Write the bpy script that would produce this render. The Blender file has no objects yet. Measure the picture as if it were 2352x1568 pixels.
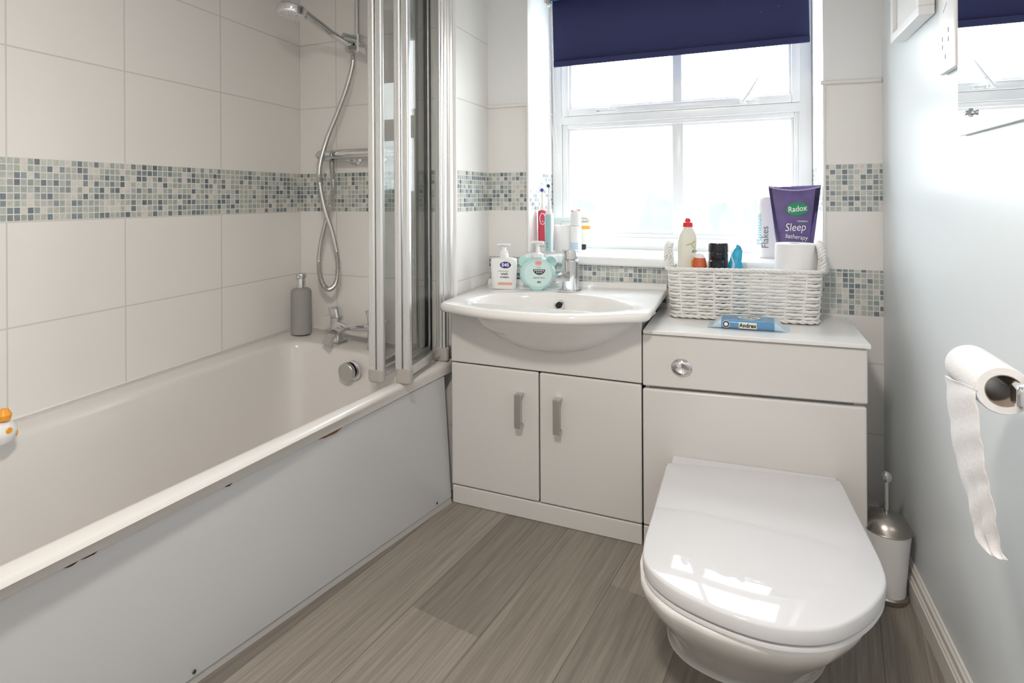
import bpy, bmesh, math, random
from mathutils import Vector, Matrix, Euler

# ------------------------------------------------------------------ reset
for blk in (bpy.data.objects, bpy.data.meshes, bpy.data.curves, bpy.data.lights, bpy.data.cameras, bpy.data.materials):
    for b in list(blk):
        blk.remove(b)
scene = bpy.context.scene
COL = scene.collection
PI = math.pi

# ------------------------------------------------------------------ camera
yaw, pitch, roll = -0.3909, 0.0006, 0.0054
cyw, syw = math.cos(yaw), math.sin(yaw)
fwd = Vector((syw * math.cos(pitch), cyw * math.cos(pitch), math.sin(pitch)))
rt = Vector((cyw, -syw, 0)); dn = -rt.cross(fwd)
c_, s_ = math.cos(roll), math.sin(roll)
rt2 = c_ * rt + s_ * dn; dn2 = -s_ * rt + c_ * dn
camd = bpy.data.cameras.new('camera'); cam = bpy.data.objects.new('camera', camd); COL.objects.link(cam)
M3 = Matrix((rt2, -dn2, -fwd)).transposed()
cam.matrix_world = Matrix.Translation((0, 0, 1.074)) @ M3.to_4x4()
camd.sensor_fit = 'HORIZONTAL'; camd.sensor_width = 36.0
camd.lens = 36.0 * 1282.54 / 2352
camd.shift_y = (454.57 - 784) / 2352
camd.clip_start = 0.02; camd.clip_end = 50
scene.camera = cam

# ------------------------------------------------------------------ world (bright overcast sky)
world = bpy.data.worlds.new('overcast_sky'); scene.world = world; world.use_nodes = True
bgn = world.node_tree.nodes['Background']
bgn.inputs[0].default_value = (0.93, 0.97, 1.0, 1); bgn.inputs[1].default_value = 11.2

def area(name, loc, rot, sx, sy, power, color, portal=False):
    l = bpy.data.lights.new(name, 'AREA'); l.shape = 'RECTANGLE'; l.size = sx; l.size_y = sy
    l.energy = power; l.color = color
    o = bpy.data.objects.new(name, l); COL.objects.link(o); o.location = loc; o.rotation_euler = rot
    if portal: l.cycles.is_portal = True
    return o
area('window_portal', (-0.275, 2.60, 1.40), (math.radians(-90), 0, 0), 1.15, 1.15, 1, (1, 1, 1), portal=True)

# ------------------------------------------------------------------ exposure
scene.view_settings.view_transform = 'Standard'; scene.view_settings.look = 'None'
scene.view_settings.gamma = 1; scene.view_settings.use_curve_mapping = False
scene.view_settings.exposure = 0.0

# ------------------------------------------------------------------ materials
def newmat(name):
    m = bpy.data.materials.new(name); m.use_nodes = True
    return m, m.node_tree, m.node_tree.nodes['Principled BSDF']

def pmat(name, col, rough=0.5, metal=0.0, coat=0.0, spec=0.5, noise=0.0, nscale=30, bump=0.0, bscale=80, trans=0.0, alpha=1.0, sheen=0.0):
    m, nt, b = newmat(name)
    b.inputs['Base Color'].default_value = (*col, 1); b.inputs['Roughness'].default_value = rough
    b.inputs['Metallic'].default_value = metal; b.inputs['Coat Weight'].default_value = coat
    b.inputs['Specular IOR Level'].default_value = spec
    b.inputs['Transmission Weight'].default_value = trans; b.inputs['Alpha'].default_value = alpha
    tc = nt.nodes.new('ShaderNodeTexCoord')
    if noise > 0:
        n = nt.nodes.new('ShaderNodeTexNoise'); n.inputs['Scale'].default_value = nscale; n.inputs['Detail'].default_value = 3
        nt.links.new(tc.outputs['Object'], n.inputs['Vector'])
        mx = nt.nodes.new('ShaderNodeMix'); mx.data_type = 'RGBA'
        mx.inputs[6].default_value = (*[c * (1 - noise) for c in col], 1); mx.inputs[7].default_value = (*[min(1, c * (1 + noise)) for c in col], 1)
        nt.links.new(n.outputs['Fac'], mx.inputs[0]); nt.links.new(mx.outputs[2], b.inputs['Base Color'])
    if bump > 0:
        n = nt.nodes.new('ShaderNodeTexNoise'); n.inputs['Scale'].default_value = bscale; n.inputs['Detail'].default_value = 2
        nt.links.new(tc.outputs['Object'], n.inputs['Vector'])
        bp = nt.nodes.new('ShaderNodeBump'); bp.inputs['Strength'].default_value = bump; bp.inputs['Distance'].default_value = 0.002
        nt.links.new(n.outputs['Fac'], bp.inputs['Height']); nt.links.new(bp.outputs['Normal'], b.inputs['Normal'])
    return m

def math_node(nt, op, a=None, b=None, c=None):
    n = nt.nodes.new('ShaderNodeMath'); n.operation = op
    for i, v in enumerate((a, b, c)):
        if v is None: continue
        if isinstance(v, (int, float)): n.inputs[i].default_value = v
        else: nt.links.new(v, n.inputs[i])
    return n.outputs[0]

def uv_edge_mask(nt, gx, gy):
    """1 on the grout lines: distance of uv to the nearest integer below gx / gy"""
    uv = nt.nodes.new('ShaderNodeUVMap'); uv.uv_map = 'UVMap'
    sep = nt.nodes.new('ShaderNodeSeparateXYZ'); nt.links.new(uv.outputs[0], sep.inputs[0])
    outs = []
    for ax, g in ((0, gx), (1, gy)):
        r = math_node(nt, 'ROUND', sep.outputs[ax])
        d = math_node(nt, 'ABSOLUTE', math_node(nt, 'SUBTRACT', sep.outputs[ax], r))
        outs.append(math_node(nt, 'LESS_THAN', d, g))
    return math_node(nt, 'MAXIMUM', outs[0], outs[1]), uv, sep

def tile_material():
    m, nt, b = newmat('glazed_tile')
    mask, uv, sep = uv_edge_mask(nt, 0.0062, 0.0075)
    mx = nt.nodes.new('ShaderNodeMix'); mx.data_type = 'RGBA'
    mx.inputs[6].default_value = (0.845, 0.825, 0.80, 1); mx.inputs[7].default_value = (0.66, 0.64, 0.615, 1)
    nt.links.new(mask, mx.inputs[0]); nt.links.new(mx.outputs[2], b.inputs['Base Color'])
    r = math_node(nt, 'MULTIPLY_ADD', mask, 0.4, 0.32); nt.links.new(r, b.inputs['Roughness'])
    bp = nt.nodes.new('ShaderNodeBump'); bp.inputs['Strength'].default_value = 0.5; bp.inputs['Distance'].default_value = 0.002; bp.invert = True
    nt.links.new(mask, bp.inputs['Height']); nt.links.new(bp.outputs['Normal'], b.inputs['Normal'])
    return m

def mosaic_material():
    m, nt, b = newmat('glass_mosaic')
    mask, uv, sep = uv_edge_mask(nt, 0.085, 0.085)
    fl = nt.nodes.new('ShaderNodeVectorMath'); fl.operation = 'FLOOR'; nt.links.new(uv.outputs[0], fl.inputs[0])
    wn = nt.nodes.new('ShaderNodeTexWhiteNoise'); wn.noise_dimensions = '2D'; nt.links.new(fl.outputs[0], wn.inputs['Vector'])
    cr = nt.nodes.new('ShaderNodeValToRGB'); cr.color_ramp.interpolation = 'CONSTANT'
    stops = [(0.0, (0.53, 0.56, 0.52)), (0.17, (0.47, 0.52, 0.48)), (0.33, (0.41, 0.46, 0.43)), (0.46, (0.60, 0.62, 0.58)),
             (0.58, (0.76, 0.73, 0.69)), (0.70, (0.20, 0.25, 0.28)), (0.79, (0.26, 0.31, 0.33)), (0.88, (0.17, 0.20, 0.23)), (0.95, (0.32, 0.38, 0.38))]
    e = cr.color_ramp.elements
    e[0].position = 0; e[0].color = (*stops[0][1], 1); e[1].position = stops[1][0]; e[1].color = (*stops[1][1], 1)
    for p, c in stops[2:]:
        x = e.new(p); x.color = (*c, 1)
    nt.links.new(wn.outputs['Value'], cr.inputs[0])
    # soft mottling inside each chip
    n = nt.nodes.new('ShaderNodeTexNoise'); n.inputs['Scale'].default_value = 1.7; n.inputs['Detail'].default_value = 2; nt.links.new(uv.outputs[0], n.inputs['Vector'])
    mul = nt.nodes.new('ShaderNodeMix'); mul.data_type = 'RGBA'; mul.blend_type = 'MULTIPLY'; mul.inputs[0].default_value = 0.55
    cr2 = nt.nodes.new('ShaderNodeValToRGB'); cr2.color_ramp.elements[0].color = (0.72, 0.72, 0.72, 1); cr2.color_ramp.elements[0].position = 0.35; cr2.color_ramp.elements[1].position = 0.6
    nt.links.new(n.outputs['Fac'], cr2.inputs[0]); nt.links.new(cr.outputs[0], mul.inputs[6]); nt.links.new(cr2.outputs[0], mul.inputs[7])
    mx = nt.nodes.new('ShaderNodeMix'); mx.data_type = 'RGBA'; mx.inputs[7].default_value = (0.76, 0.74, 0.71, 1)
    nt.links.new(mask, mx.inputs[0]); nt.links.new(mul.outputs[2], mx.inputs[6]); nt.links.new(mx.outputs[2], b.inputs['Base Color'])
    r = math_node(nt, 'MULTIPLY_ADD', mask, 0.55, 0.2); nt.links.new(r, b.inputs['Roughness'])
    bp = nt.nodes.new('ShaderNodeBump'); bp.inputs['Strength'].default_value = 0.6; bp.inputs['Distance'].default_value = 0.002; bp.invert = True
    nt.links.new(mask, bp.inputs['Height']); nt.links.new(bp.outputs['Normal'], b.inputs['Normal'])
    return m

def vinyl_material():
    m, nt, b = newmat('grey_oak_vinyl')
    uv = nt.nodes.new('ShaderNodeUVMap'); uv.uv_map = 'UVMap'
    at = nt.nodes.new('ShaderNodeAttribute'); at.attribute_name = 'tone'
    sep = nt.nodes.new('ShaderNodeSeparateXYZ'); nt.links.new(uv.outputs[0], sep.inputs[0])
    # stretched grain, shifted per plank
    cmb = nt.nodes.new('ShaderNodeCombineXYZ')
    nt.links.new(math_node(nt, 'MULTIPLY', sep.outputs[0], 9.0), cmb.inputs[0])
    nt.links.new(math_node(nt, 'MULTIPLY', sep.outputs[1], 1.3), cmb.inputs[1])
    nt.links.new(math_node(nt, 'MULTIPLY', at.outputs['Fac'], 37.0), cmb.inputs[2])
    n1 = nt.nodes.new('ShaderNodeTexNoise'); n1.inputs['Scale'].default_value = 1.0; n1.inputs['Detail'].default_value = 5; n1.inputs['Roughness'].default_value = 0.6; n1.inputs['Distortion'].default_value = 1.1
    nt.links.new(cmb.outputs[0], n1.inputs['Vector'])
    cmb2 = nt.nodes.new('ShaderNodeCombineXYZ')
    nt.links.new(math_node(nt, 'MULTIPLY', sep.outputs[0], 38.0), cmb2.inputs[0])
    nt.links.new(math_node(nt, 'MULTIPLY', sep.outputs[1], 5.0), cmb2.inputs[1])
    nt.links.new(at.outputs['Fac'], cmb2.inputs[2])
    n2 = nt.nodes.new('ShaderNodeTexNoise'); n2.inputs['Scale'].default_value = 1.0; n2.inputs['Detail'].default_value = 5; n2.inputs['Distortion'].default_value = 0.8
    nt.links.new(cmb2.outputs[0], n2.inputs['Vector'])
    cr = nt.nodes.new('ShaderNodeValToRGB')
    cr.color_ramp.elements[0].position = 0.3; cr.color_ramp.elements[0].color = (0.170, 0.150, 0.127, 1)
    cr.color_ramp.elements[1].position = 0.72; cr.color_ramp.elements[1].color = (0.385, 0.345, 0.300, 1)
    mixv = math_node(nt, 'ADD', math_node(nt, 'MULTIPLY', n1.outputs['Fac'], 0.55), math_node(nt, 'MULTIPLY', n2.outputs['Fac'], 0.45))
    nt.links.new(mixv, cr.inputs[0])
    tm = nt.nodes.new('ShaderNodeMix'); tm.data_type = 'RGBA'; tm.blend_type = 'MULTIPLY'; tm.inputs[0].default_value = 1.0
    v = math_node(nt, 'MULTIPLY_ADD', at.outputs['Fac'], 0.7, 0.62)
    cc = nt.nodes.new('ShaderNodeCombineColor'); nt.links.new(v, cc.inputs[0]); nt.links.new(v, cc.inputs[1]); nt.links.new(v, cc.inputs[2])
    nt.links.new(cr.outputs[0], tm.inputs[6]); nt.links.new(cc.outputs[0], tm.inputs[7])
    # printed plank joints
    d = math_node(nt, 'ABSOLUTE', math_node(nt, 'SUBTRACT', sep.outputs[0], math_node(nt, 'ROUND', sep.outputs[0])))
    seam = math_node(nt, 'LESS_THAN', d, 0.006)
    sm = nt.nodes.new('ShaderNodeMix'); sm.data_type = 'RGBA'; sm.blend_type = 'MULTIPLY'
    nt.links.new(math_node(nt, 'MULTIPLY', seam, 0.8), sm.inputs[0]); nt.links.new(tm.outputs[2], sm.inputs[6]); sm.inputs[7].default_value = (0.45, 0.42, 0.4, 1)
    nt.links.new(sm.outputs[2], b.inputs['Base Color'])
    b.inputs['Roughness'].default_value = 0.45
    bp = nt.nodes.new('ShaderNodeBump'); bp.inputs['Strength'].default_value = 0.12; bp.inputs['Distance'].default_value = 0.001
    nt.links.new(n2.outputs['Fac'], bp.inputs['Height']); nt.links.new(bp.outputs['Normal'], b.inputs['Normal'])
    return m

def sheet_glass(name, tint, gloss, rough=0.02, veil=0.0, streak=False):
    m = bpy.data.materials.new(name); m.use_nodes = True; nt = m.node_tree; nt.nodes.clear()
    out = nt.nodes.new('ShaderNodeOutputMaterial')
    tr = nt.nodes.new('ShaderNodeBsdfTransparent'); tr.inputs[0].default_value = (*tint, 1)
    gl = nt.nodes.new('ShaderNodeBsdfGlossy'); gl.inputs['Roughness'].default_value = rough
    mx = nt.nodes.new('ShaderNodeMixShader')
    lw = nt.nodes.new('ShaderNodeLayerWeight'); lw.inputs['Blend'].default_value = 0.5
    f5 = math_node(nt, 'POWER', lw.outputs['Facing'], 5.0)
    nt.links.new(math_node(nt, 'MULTIPLY', math_node(nt, 'MULTIPLY_ADD', f5, 0.4, 0.04), gloss), mx.inputs[0])
    nt.links.new(tr.outputs[0], mx.inputs[1]); nt.links.new(gl.outputs[0], mx.inputs[2])
    if veil > 0:
        df = nt.nodes.new('ShaderNodeBsdfTranslucent'); df.inputs[0].default_value = (0.30, 0.34, 0.34, 1)
        d2 = nt.nodes.new('ShaderNodeBsdfDiffuse'); d2.inputs[0].default_value = (0.45, 0.5, 0.5, 1)
        a = nt.nodes.new('ShaderNodeMixShader'); a.inputs[0].default_value = 0.5
        nt.links.new(df.outputs[0], a.inputs[1]); nt.links.new(d2.outputs[0], a.inputs[2])
        m2 = nt.nodes.new('ShaderNodeMixShader'); m2.inputs[0].default_value = veil
        if streak:
            tc = nt.nodes.new('ShaderNodeTexCoord'); mp = nt.nodes.new('ShaderNodeMapping'); mp.inputs['Scale'].default_value = (70, 1, 5)
            nt.links.new(tc.outputs['Object'], mp.inputs[0]); n = nt.nodes.new('ShaderNodeTexNoise'); n.inputs['Scale'].default_value = 1.0
            n.inputs['Detail'].default_value = 4
            nt.links.new(mp.outputs[0], n.inputs['Vector'])
            sp = nt.nodes.new('ShaderNodeSeparateXYZ'); nt.links.new(tc.outputs['Generated'], sp.inputs[0])
            mr = nt.nodes.new('ShaderNodeMapRange'); mr.inputs[1].default_value = 0.45; mr.inputs[2].default_value = 0.05; mr.inputs[3].default_value = 0.0; mr.inputs[4].default_value = 1.0
            nt.links.new(sp.outputs[2], mr.inputs[0])
            s = math_node(nt, 'MULTIPLY', math_node(nt, 'MULTIPLY', n.outputs['Fac'], 1.75), mr.outputs[0])
            nt.links.new(math_node(nt, 'MULTIPLY', s, veil * 2.0), m2.inputs[0])
        nt.links.new(mx.outputs[0], m2.inputs[1]); nt.links.new(a.outputs[0], m2.inputs[2]); nt.links.new(m2.outputs[0], out.inputs[0])
    else:
        nt.links.new(mx.outputs[0], out.inputs[0])
    return m

def blind_material():
    m, nt, b = newmat('navy_blind_fabric')
    tc = nt.nodes.new('ShaderNodeTexCoord')
    v = nt.nodes.new('ShaderNodeTexVoronoi'); v.inputs['Scale'].default_value = 14
    nt.links.new(tc.outputs['Object'], v.inputs['Vector'])
    pin = math_node(nt, 'LESS_THAN', v.outputs['Distance'], 0.035)
    mx = nt.nodes.new('ShaderNodeMix'); mx.data_type = 'RGBA'; mx.inputs[6].default_value = (0.066, 0.075, 0.20, 1); mx.inputs[7].default_value = (0.25, 0.28, 0.45, 1)
    nt.links.new(pin, mx.inputs[0]); nt.links.new(mx.outputs[2], b.inputs['Base Color'])
    b.inputs['Roughness'].default_value = 0.75; b.inputs['Specular IOR Level'].default_value = 0.25
    tl = nt.nodes.new('ShaderNodeBsdfTranslucent'); tl.inputs[0].default_value = (0.02, 0.022, 0.06, 1)
    ms = nt.nodes.new('ShaderNodeMixShader'); ms.inputs[0].default_value = 0.3
    out = nt.nodes['Material Output']
    nt.links.new(b.outputs[0], ms.inputs[1]); nt.links.new(tl.outputs[0], ms.inputs[2]); nt.links.new(ms.outputs[0], out.inputs[0])
    return m

def emat(name, col, strength):
    m, nt, b = newmat(name)
    b.inputs['Base Color'].default_value = (*col, 1); b.inputs['Emission Color'].default_value = (*col, 1); b.inputs['Emission Strength'].default_value = strength
    return m

MT = dict(
    tile=tile_material(), mosaic=mosaic_material(), vinyl=vinyl_material(),
    plaster=pmat('painted_plaster', (0.86, 0.86, 0.865), 0.6, bump=0.06, bscale=35, spec=0.3),
    bluewall=pmat('pale_blue_grey_paint', (0.79, 0.835, 0.86), 0.34, bump=0.10, bscale=45, spec=0.5),
    ceil=pmat('ceiling_paint', (0.82, 0.81, 0.79), 0.8),
    acrylic=pmat('white_acrylic', (0.72, 0.70, 0.68), 0.14, spec=0.5),
    panelw=pmat('gloss_white_panel', (0.66, 0.67, 0.695), 0.2, spec=0.5),
    ceramic=pmat('white_ceramic', (0.88, 0.87, 0.86), 0.06, spec=0.6),
    lid=pmat('gloss_seat_plastic', (0.755, 0.755, 0.78), 0.05, spec=0.55),
    unit=pmat('gloss_white_laminate', (0.72, 0.705, 0.69), 0.2, spec=0.5),
    gap=pmat('dark_carcass_gap', (0.30, 0.26, 0.23), 0.7),
    worktop=pmat('white_worktop', (0.85, 0.84, 0.83), 0.16),
    chrome=pmat('chrome', (0.72, 0.72, 0.73), 0.07, metal=1),
    chromes=pmat('satin_chrome', (0.62, 0.62, 0.61), 0.3, metal=1),
    alu=pmat('polished_aluminium', (0.84, 0.84, 0.84), 0.33, metal=1),
    pvc=pmat('white_upvc', (0.86, 0.87, 0.88), 0.25),
    trim=pmat('white_tile_trim', (0.84, 0.815, 0.79), 0.3),
    skirt=pmat('skirting_gloss', (0.80, 0.77, 0.73), 0.3),
    blind=blind_material(),
    litroll=pmat('lit_blind_fabric', (0.07, 0.20, 0.45), 0.5),  # rolled blind fabric, the light on it put into a brighter blue
    glass=sheet_glass('clear_sheet_glass', (0.975, 0.985, 0.98), 0.75),
    win=sheet_glass('window_glass', (0.99, 1.0, 1.0), 0.6),
    winf=sheet_glass('textured_window_glass', (0.97, 0.99, 1.0), 0.6, rough=0.2, veil=0.20, streak=True),
    mirror=pmat('mirror_silver', (0.93, 0.95, 0.95), 0.005, metal=1),
    white=pmat('white_plastic', (0.86, 0.86, 0.86), 0.3),
    whites=pmat('soft_white_plastic', (0.80, 0.80, 0.80), 0.42),
    paper=pmat('tissue_paper', (0.88, 0.87, 0.88), 0.9, bump=0.45, bscale=150, spec=0.1),
    card=pmat('brown_cardboard_core', (0.36, 0.30, 0.25), 0.7),
    wicker=pmat('white_painted_wicker', (0.82, 0.81, 0.785), 0.42, noise=0.06, nscale=60),
    dark=pmat('near_black', (0.012, 0.012, 0.014), 0.3),
    black=pmat('black_plastic', (0.010, 0.010, 0.012), 0.22),
    chip=pmat('bare_board', (0.20, 0.105, 0.045), 0.9, noise=0.5, nscale=150),
    chipd=pmat('dark_board', (0.05, 0.025, 0.012), 0.9),
    grey=pmat('grey_concrete_look', (0.33, 0.325, 0.32), 0.8, noise=0.25, nscale=260, bump=0.5, bscale=300),
    mint=pmat('mint_plastic', (0.50, 0.76, 0.73), 0.3), mintl=pmat('pale_mint', (0.66, 0.84, 0.82), 0.3),
    pink=pmat('coral_plastic', (0.62, 0.06, 0.10), 0.4), pinkl=pmat('pale_pink', (0.85, 0.42, 0.45), 0.5),
    teal=pmat('pale_teal_plastic', (0.36, 0.58, 0.61), 0.35), red=pmat('red_plastic', (0.72, 0.02, 0.03), 0.3),
    hotpink=pmat('hot_pink', (0.80, 0.05, 0.15), 0.3), orange=pmat('orange_plastic', (0.62, 0.12, 0.04), 0.35),
    orangel=pmat('orange_ink', (0.90, 0.38, 0.03), 0.4), cream=pmat('cream_plastic', (0.80, 0.79, 0.70), 0.35),
    lime=pmat('lime_ink', (0.55, 0.62, 0.12), 0.5), purple=pmat('purple_foil', (0.115, 0.075, 0.25), 0.26, noise=0.45, nscale=22, coat=0.3),
    purpled=pmat('dark_purple_foil', (0.03, 0.022, 0.07), 0.22), purplel=pmat('lilac_foil', (0.42, 0.38, 0.62), 0.2),
    green=pmat('green_ink', (0.01, 0.27, 0.12), 0.35), greend=pmat('dark_green_band', (0.005, 0.08, 0.06), 0.3),
    navy=pmat('navy_ink', (0.035, 0.025, 0.20), 0.35), ink=pmat('black_ink', (0.015, 0.015, 0.02), 0.5), greyink=pmat('grey_ink', (0.16, 0.18, 0.20), 0.5),
    wink=pmat('white_ink', (0.90, 0.90, 0.92), 0.5), tealink=pmat('teal_ink', (0.16, 0.55, 0.62), 0.5), peach=pmat('peach_ink', (0.82, 0.42, 0.28), 0.5),
    bluefilm=pmat('blue_packet_film', (0.115, 0.29, 0.50), 0.22), paleblue=pmat('pale_blue_packet_film', (0.52, 0.68, 0.80), 0.2), bluebag=pmat('bright_blue_film', (0.03, 0.42, 0.66), 0.2, noise=0.5, nscale=60),
    gold=pmat('gold_ink', (0.65, 0.42, 0.2), 0.4), purpleb=pmat('purple_bristles', (0.13, 0.09, 0.33), 0.7), blueb=pmat('dark_blue_bristles', (0.02, 0.08, 0.2), 0.7),
    door=pmat('door_paint', (0.80, 0.80, 0.79), 0.4), screw=pmat('rusty_screw', (0.06, 0.035, 0.02), 0.6),
    steel=pmat('brushed_steel', (0.40, 0.37, 0.34), 0.26, metal=1), rubber=pmat('grey_rubber', (0.22, 0.21, 0.20), 0.6),
    lawn=pmat('lawn_grass', (0.40, 0.42, 0.38), 0.9, noise=0.3, nscale=5),
    foot2=pmat('dulled_edge_strip', (0.50, 0.50, 0.49), 0.5),
    hedge=pmat('hedge_leaves', (0.105, 0.12, 0.11), 0.8, noise=0.35, nscale=9),
    foot=pmat('grey_plastic_foot', (0.42, 0.40, 0.37), 0.35),
    glow=emat('lamp_glass', (1.0, 0.86, 0.70), 10.0),
)

# ------------------------------------------------------------------ mesh helpers
class MB:
    def __init__(s):
        s.bm = bmesh.new(); s.uvl = s.bm.loops.layers.uv.new('UVMap'); s.mi = 0
    def face(s, pts, uvs=None, mi=None):
        vs = [s.bm.verts.new(p) for p in pts]
        f = s.bm.faces.new(vs); f.material_index = s.mi if mi is None else mi
        if uvs:
            for l, u in zip(f.loops, uvs): l[s.uvl].uv = u
        return f
    def box(s, x0, x1, y0, y1, z0, z1, bev=0.0, seg=2, xf=None):
        vs = []
        for x in (x0, x1):
            for y in (y0, y1):
                for z in (z0, z1):
                    vs.append(s.bm.verts.new((x, y, z)))
        fs = []
        for idx in ((0, 1, 3, 2), (4, 6, 7, 5), (0, 4, 5, 1), (2, 3, 7, 6), (0, 2, 6, 4), (1, 5, 7, 3)):
            f = s.bm.faces.new([vs[i] for i in idx]); f.material_index = s.mi; fs.append(f)
        if bev > 0:
            es = list({e for f in fs for e in f.edges})
            r = bmesh.ops.bevel(s.bm, geom=es, offset=bev, segments=seg, profile=0.5, affect='EDGES', clamp_overlap=True)
            allv = {v for f in r['faces'] for v in f.verts} | {v for v in vs if v.is_valid}
            vs = list(allv)
        if xf is not None:
            for v in vs: v.co = xf @ v.co
        return s
    def hexa(s, p, bev=0.0, seg=2):
        """8 corners: bottom ring 0-3, top ring 4-7"""
        vs = [s.bm.verts.new(q) for q in p]; fs = []
        for idx in ((3, 2, 1, 0), (4, 5, 6, 7), (0, 1, 5, 4), (1, 2, 6, 5), (2, 3, 7, 6), (3, 0, 4, 7)):
            f = s.bm.faces.new([vs[i] for i in idx]); f.material_index = s.mi; fs.append(f)
        if bev > 0:
            bmesh.ops.bevel(s.bm, geom=list({e for f in fs for e in f.edges}), offset=bev, segments=seg, profile=0.5, affect='EDGES', clamp_overlap=True)
        return s
    def loft(s, loops, cap0=True, cap1=True, closed=True, mis=None):
        rings = [[s.bm.verts.new(p) for p in lp] for lp in loops]
        n = len(rings[0])
        for a in range(len(rings) - 1):
            for i in range(n if closed else n - 1):
                j = (i + 1) % n
                f = s.bm.faces.new((rings[a][i], rings[a][j], rings[a + 1][j], rings[a + 1][i]))
                f.material_index = mis[a] if mis else s.mi
        if cap0: s.bm.faces.new(list(reversed(rings[0]))).material_index = mis[0] if mis else s.mi
        if cap1: s.bm.faces.new(rings[-1]).material_index = mis[-1] if mis else s.mi
        return s
    def lathe(s, prof, seg=32, xf=None, sx=1.0, sy=1.0, cap0=True, cap1=True):
        xf = xf or Matrix.Identity(4)
        loops = [[xf @ Vector((r * sx * math.cos(2 * PI * i / seg), r * sy * math.sin(2 * PI * i / seg), z)) for i in range(seg)] for r, z in prof]
        return s.loft(loops, cap0, cap1)
    def tube(s, path, r, seg=10, caps=True, closed=False, rs=None, flat=None):
        path = [Vector(p) for p in path]; n = len(path); loops = []
        t0 = (path[1] - path[0]).normalized()
        ref = Vector((0, 0, 1)) if abs(t0.z) < 0.9 else Vector((1, 0, 0))
        nrm = (ref - t0 * ref.dot(t0)).normalized()
        for i, p in enumerate(path):
            if closed: t = (path[(i + 1) % n] - path[i - 1]).normalized()
            else: t = (path[min(i + 1, n - 1)] - path[max(i - 1, 0)]).normalized()
            nrm = (nrm - t * nrm.dot(t)).normalized(); b = t.cross(nrm)
            rr = rs[i] if rs else r
            fa, fb = flat if flat else (1, 1)
            loops.append([p + (nrm * math.cos(2 * PI * k / seg) * fa + b * math.sin(2 * PI * k / seg) * fb) * rr for k in range(seg)])
        if closed: loops.append(loops[0]); caps = False
        return s.loft(loops, caps, caps)
    def prism(s, poly, d0, d1, axis='y', bev=0.0, xf=None):
        def mk(p, d):
            v = {'y': Vector((p[0], d, p[1])), 'z': Vector((p[0], p[1], d)), 'x': Vector((d, p[0], p[1]))}[axis]
            return xf @ v if xf else v
        return s.loft([[mk(p, d0) for p in poly], [mk(p, d1) for p in poly]], True, True)
    def build(s, name, mats, parent=None, smooth=35, loc=None, recalc=True, rot=None):
        if recalc: bmesh.ops.recalc_face_normals(s.bm, faces=s.bm.faces[:])
        me = bpy.data.meshes.new(name); s.bm.to_mesh(me); s.bm.free()
        if not isinstance(mats, (list, tuple)): mats = [mats]
        for m in mats: me.materials.append(MT[m])
        if smooth:
            me.polygons.foreach_set('use_smooth', [True] * len(me.polygons)); me.set_sharp_from_angle(angle=math.radians(smooth))
        o = bpy.data.objects.new(name, me); COL.objects.link(o)
        if smooth and len(me.polygons) < 400:
            wn = o.modifiers.new('weighted_normals', 'WEIGHTED_NORMAL'); wn.keep_sharp = True
        if parent: o.parent = parent
        if loc: o.location = loc
        if rot: o.rotation_euler = rot
        return o

def thing(name, label, cat, loc=(0, 0, 0), rz=0, group=None):
    o = bpy.data.objects.new(name, None); COL.objects.link(o); o.location = loc; o.rotation_euler = (0, 0, rz)
    o.empty_display_size = 0.05
    o['label'] = label; o['category'] = cat
    if group: o['group'] = group
    return o
def tag(o, label, cat, group=None):
    o['label'] = label; o['category'] = cat
    if group: o['group'] = group
    return o
def struct(o): o['kind'] = 'structure'; return o
def plabel(o, t): o['label'] = t; return o

def text(name, body, size, mat, parent, loc, rot=(PI / 2, 0, 0), ext=0.0002, xs=1.0, shear=0.0, off=0.0, align='CENTER'):
    cu = bpy.data.curves.new(name, 'FONT'); cu.body = body; cu.size = size; cu.extrude = ext; cu.align_x = align; cu.align_y = 'CENTER'
    cu.shear = shear; cu.offset = off; cu.resolution_u = 3
    tmp = bpy.data.objects.new('t', cu); COL.objects.link(tmp)
    dg = bpy.context.evaluated_depsgraph_get(); dg.update()
    me = bpy.data.meshes.new_from_object(tmp.evaluated_get(dg))
    bpy.data.objects.remove(tmp); bpy.data.curves.remove(cu)
    me.materials.clear(); me.materials.append(MT[mat])
    for v in me.vertices: v.co.x *= xs
    o = bpy.data.objects.new(name, me); COL.objects.link(o); o.parent = parent; o.location = loc; o.rotation_euler = rot
    return o

def ellipse(rx, rz, n=28, c=(0, 0)): return [(c[0] + rx * math.cos(2 * PI * i / n), c[1] + rz * math.sin(2 * PI * i / n)) for i in range(n)]
def rrect(w, h, r, k=5, c=(0, 0)):
    pts = []
    for cx, cy, a0 in ((w / 2 - r, h / 2 - r, 0), (-w / 2 + r, h / 2 - r, 90), (-w / 2 + r, -h / 2 + r, 180), (w / 2 - r, -h / 2 + r, 270)):
        for i in range(k + 1):
            a = math.radians(a0 + 90 * i / k); pts.append((c[0] + cx + r * math.cos(a), c[1] + cy + r * math.sin(a)))
    return pts
def catmull(P, k=6, closed=False):
    P = [Vector(p) for p in P]; n = len(P); out = []
    rng = range(n) if closed else range(n - 1)
    for i in rng:
        if closed: a, b, c, d = P[i - 1], P[i], P[(i + 1) % n], P[(i + 2) % n]
        else: a, b, c, d = P[max(i - 1, 0)], P[i], P[i + 1], P[min(i + 2, n - 1)]
        for j in range(k):
            t = j / k
            out.append(0.5 * ((2 * b) + (c - a) * t + (2 * a - 5 * b + 4 * c - d) * t * t + (3 * b - a - 3 * c + d) * t ** 3))
    if not closed: out.append(P[-1])
    return out
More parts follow.
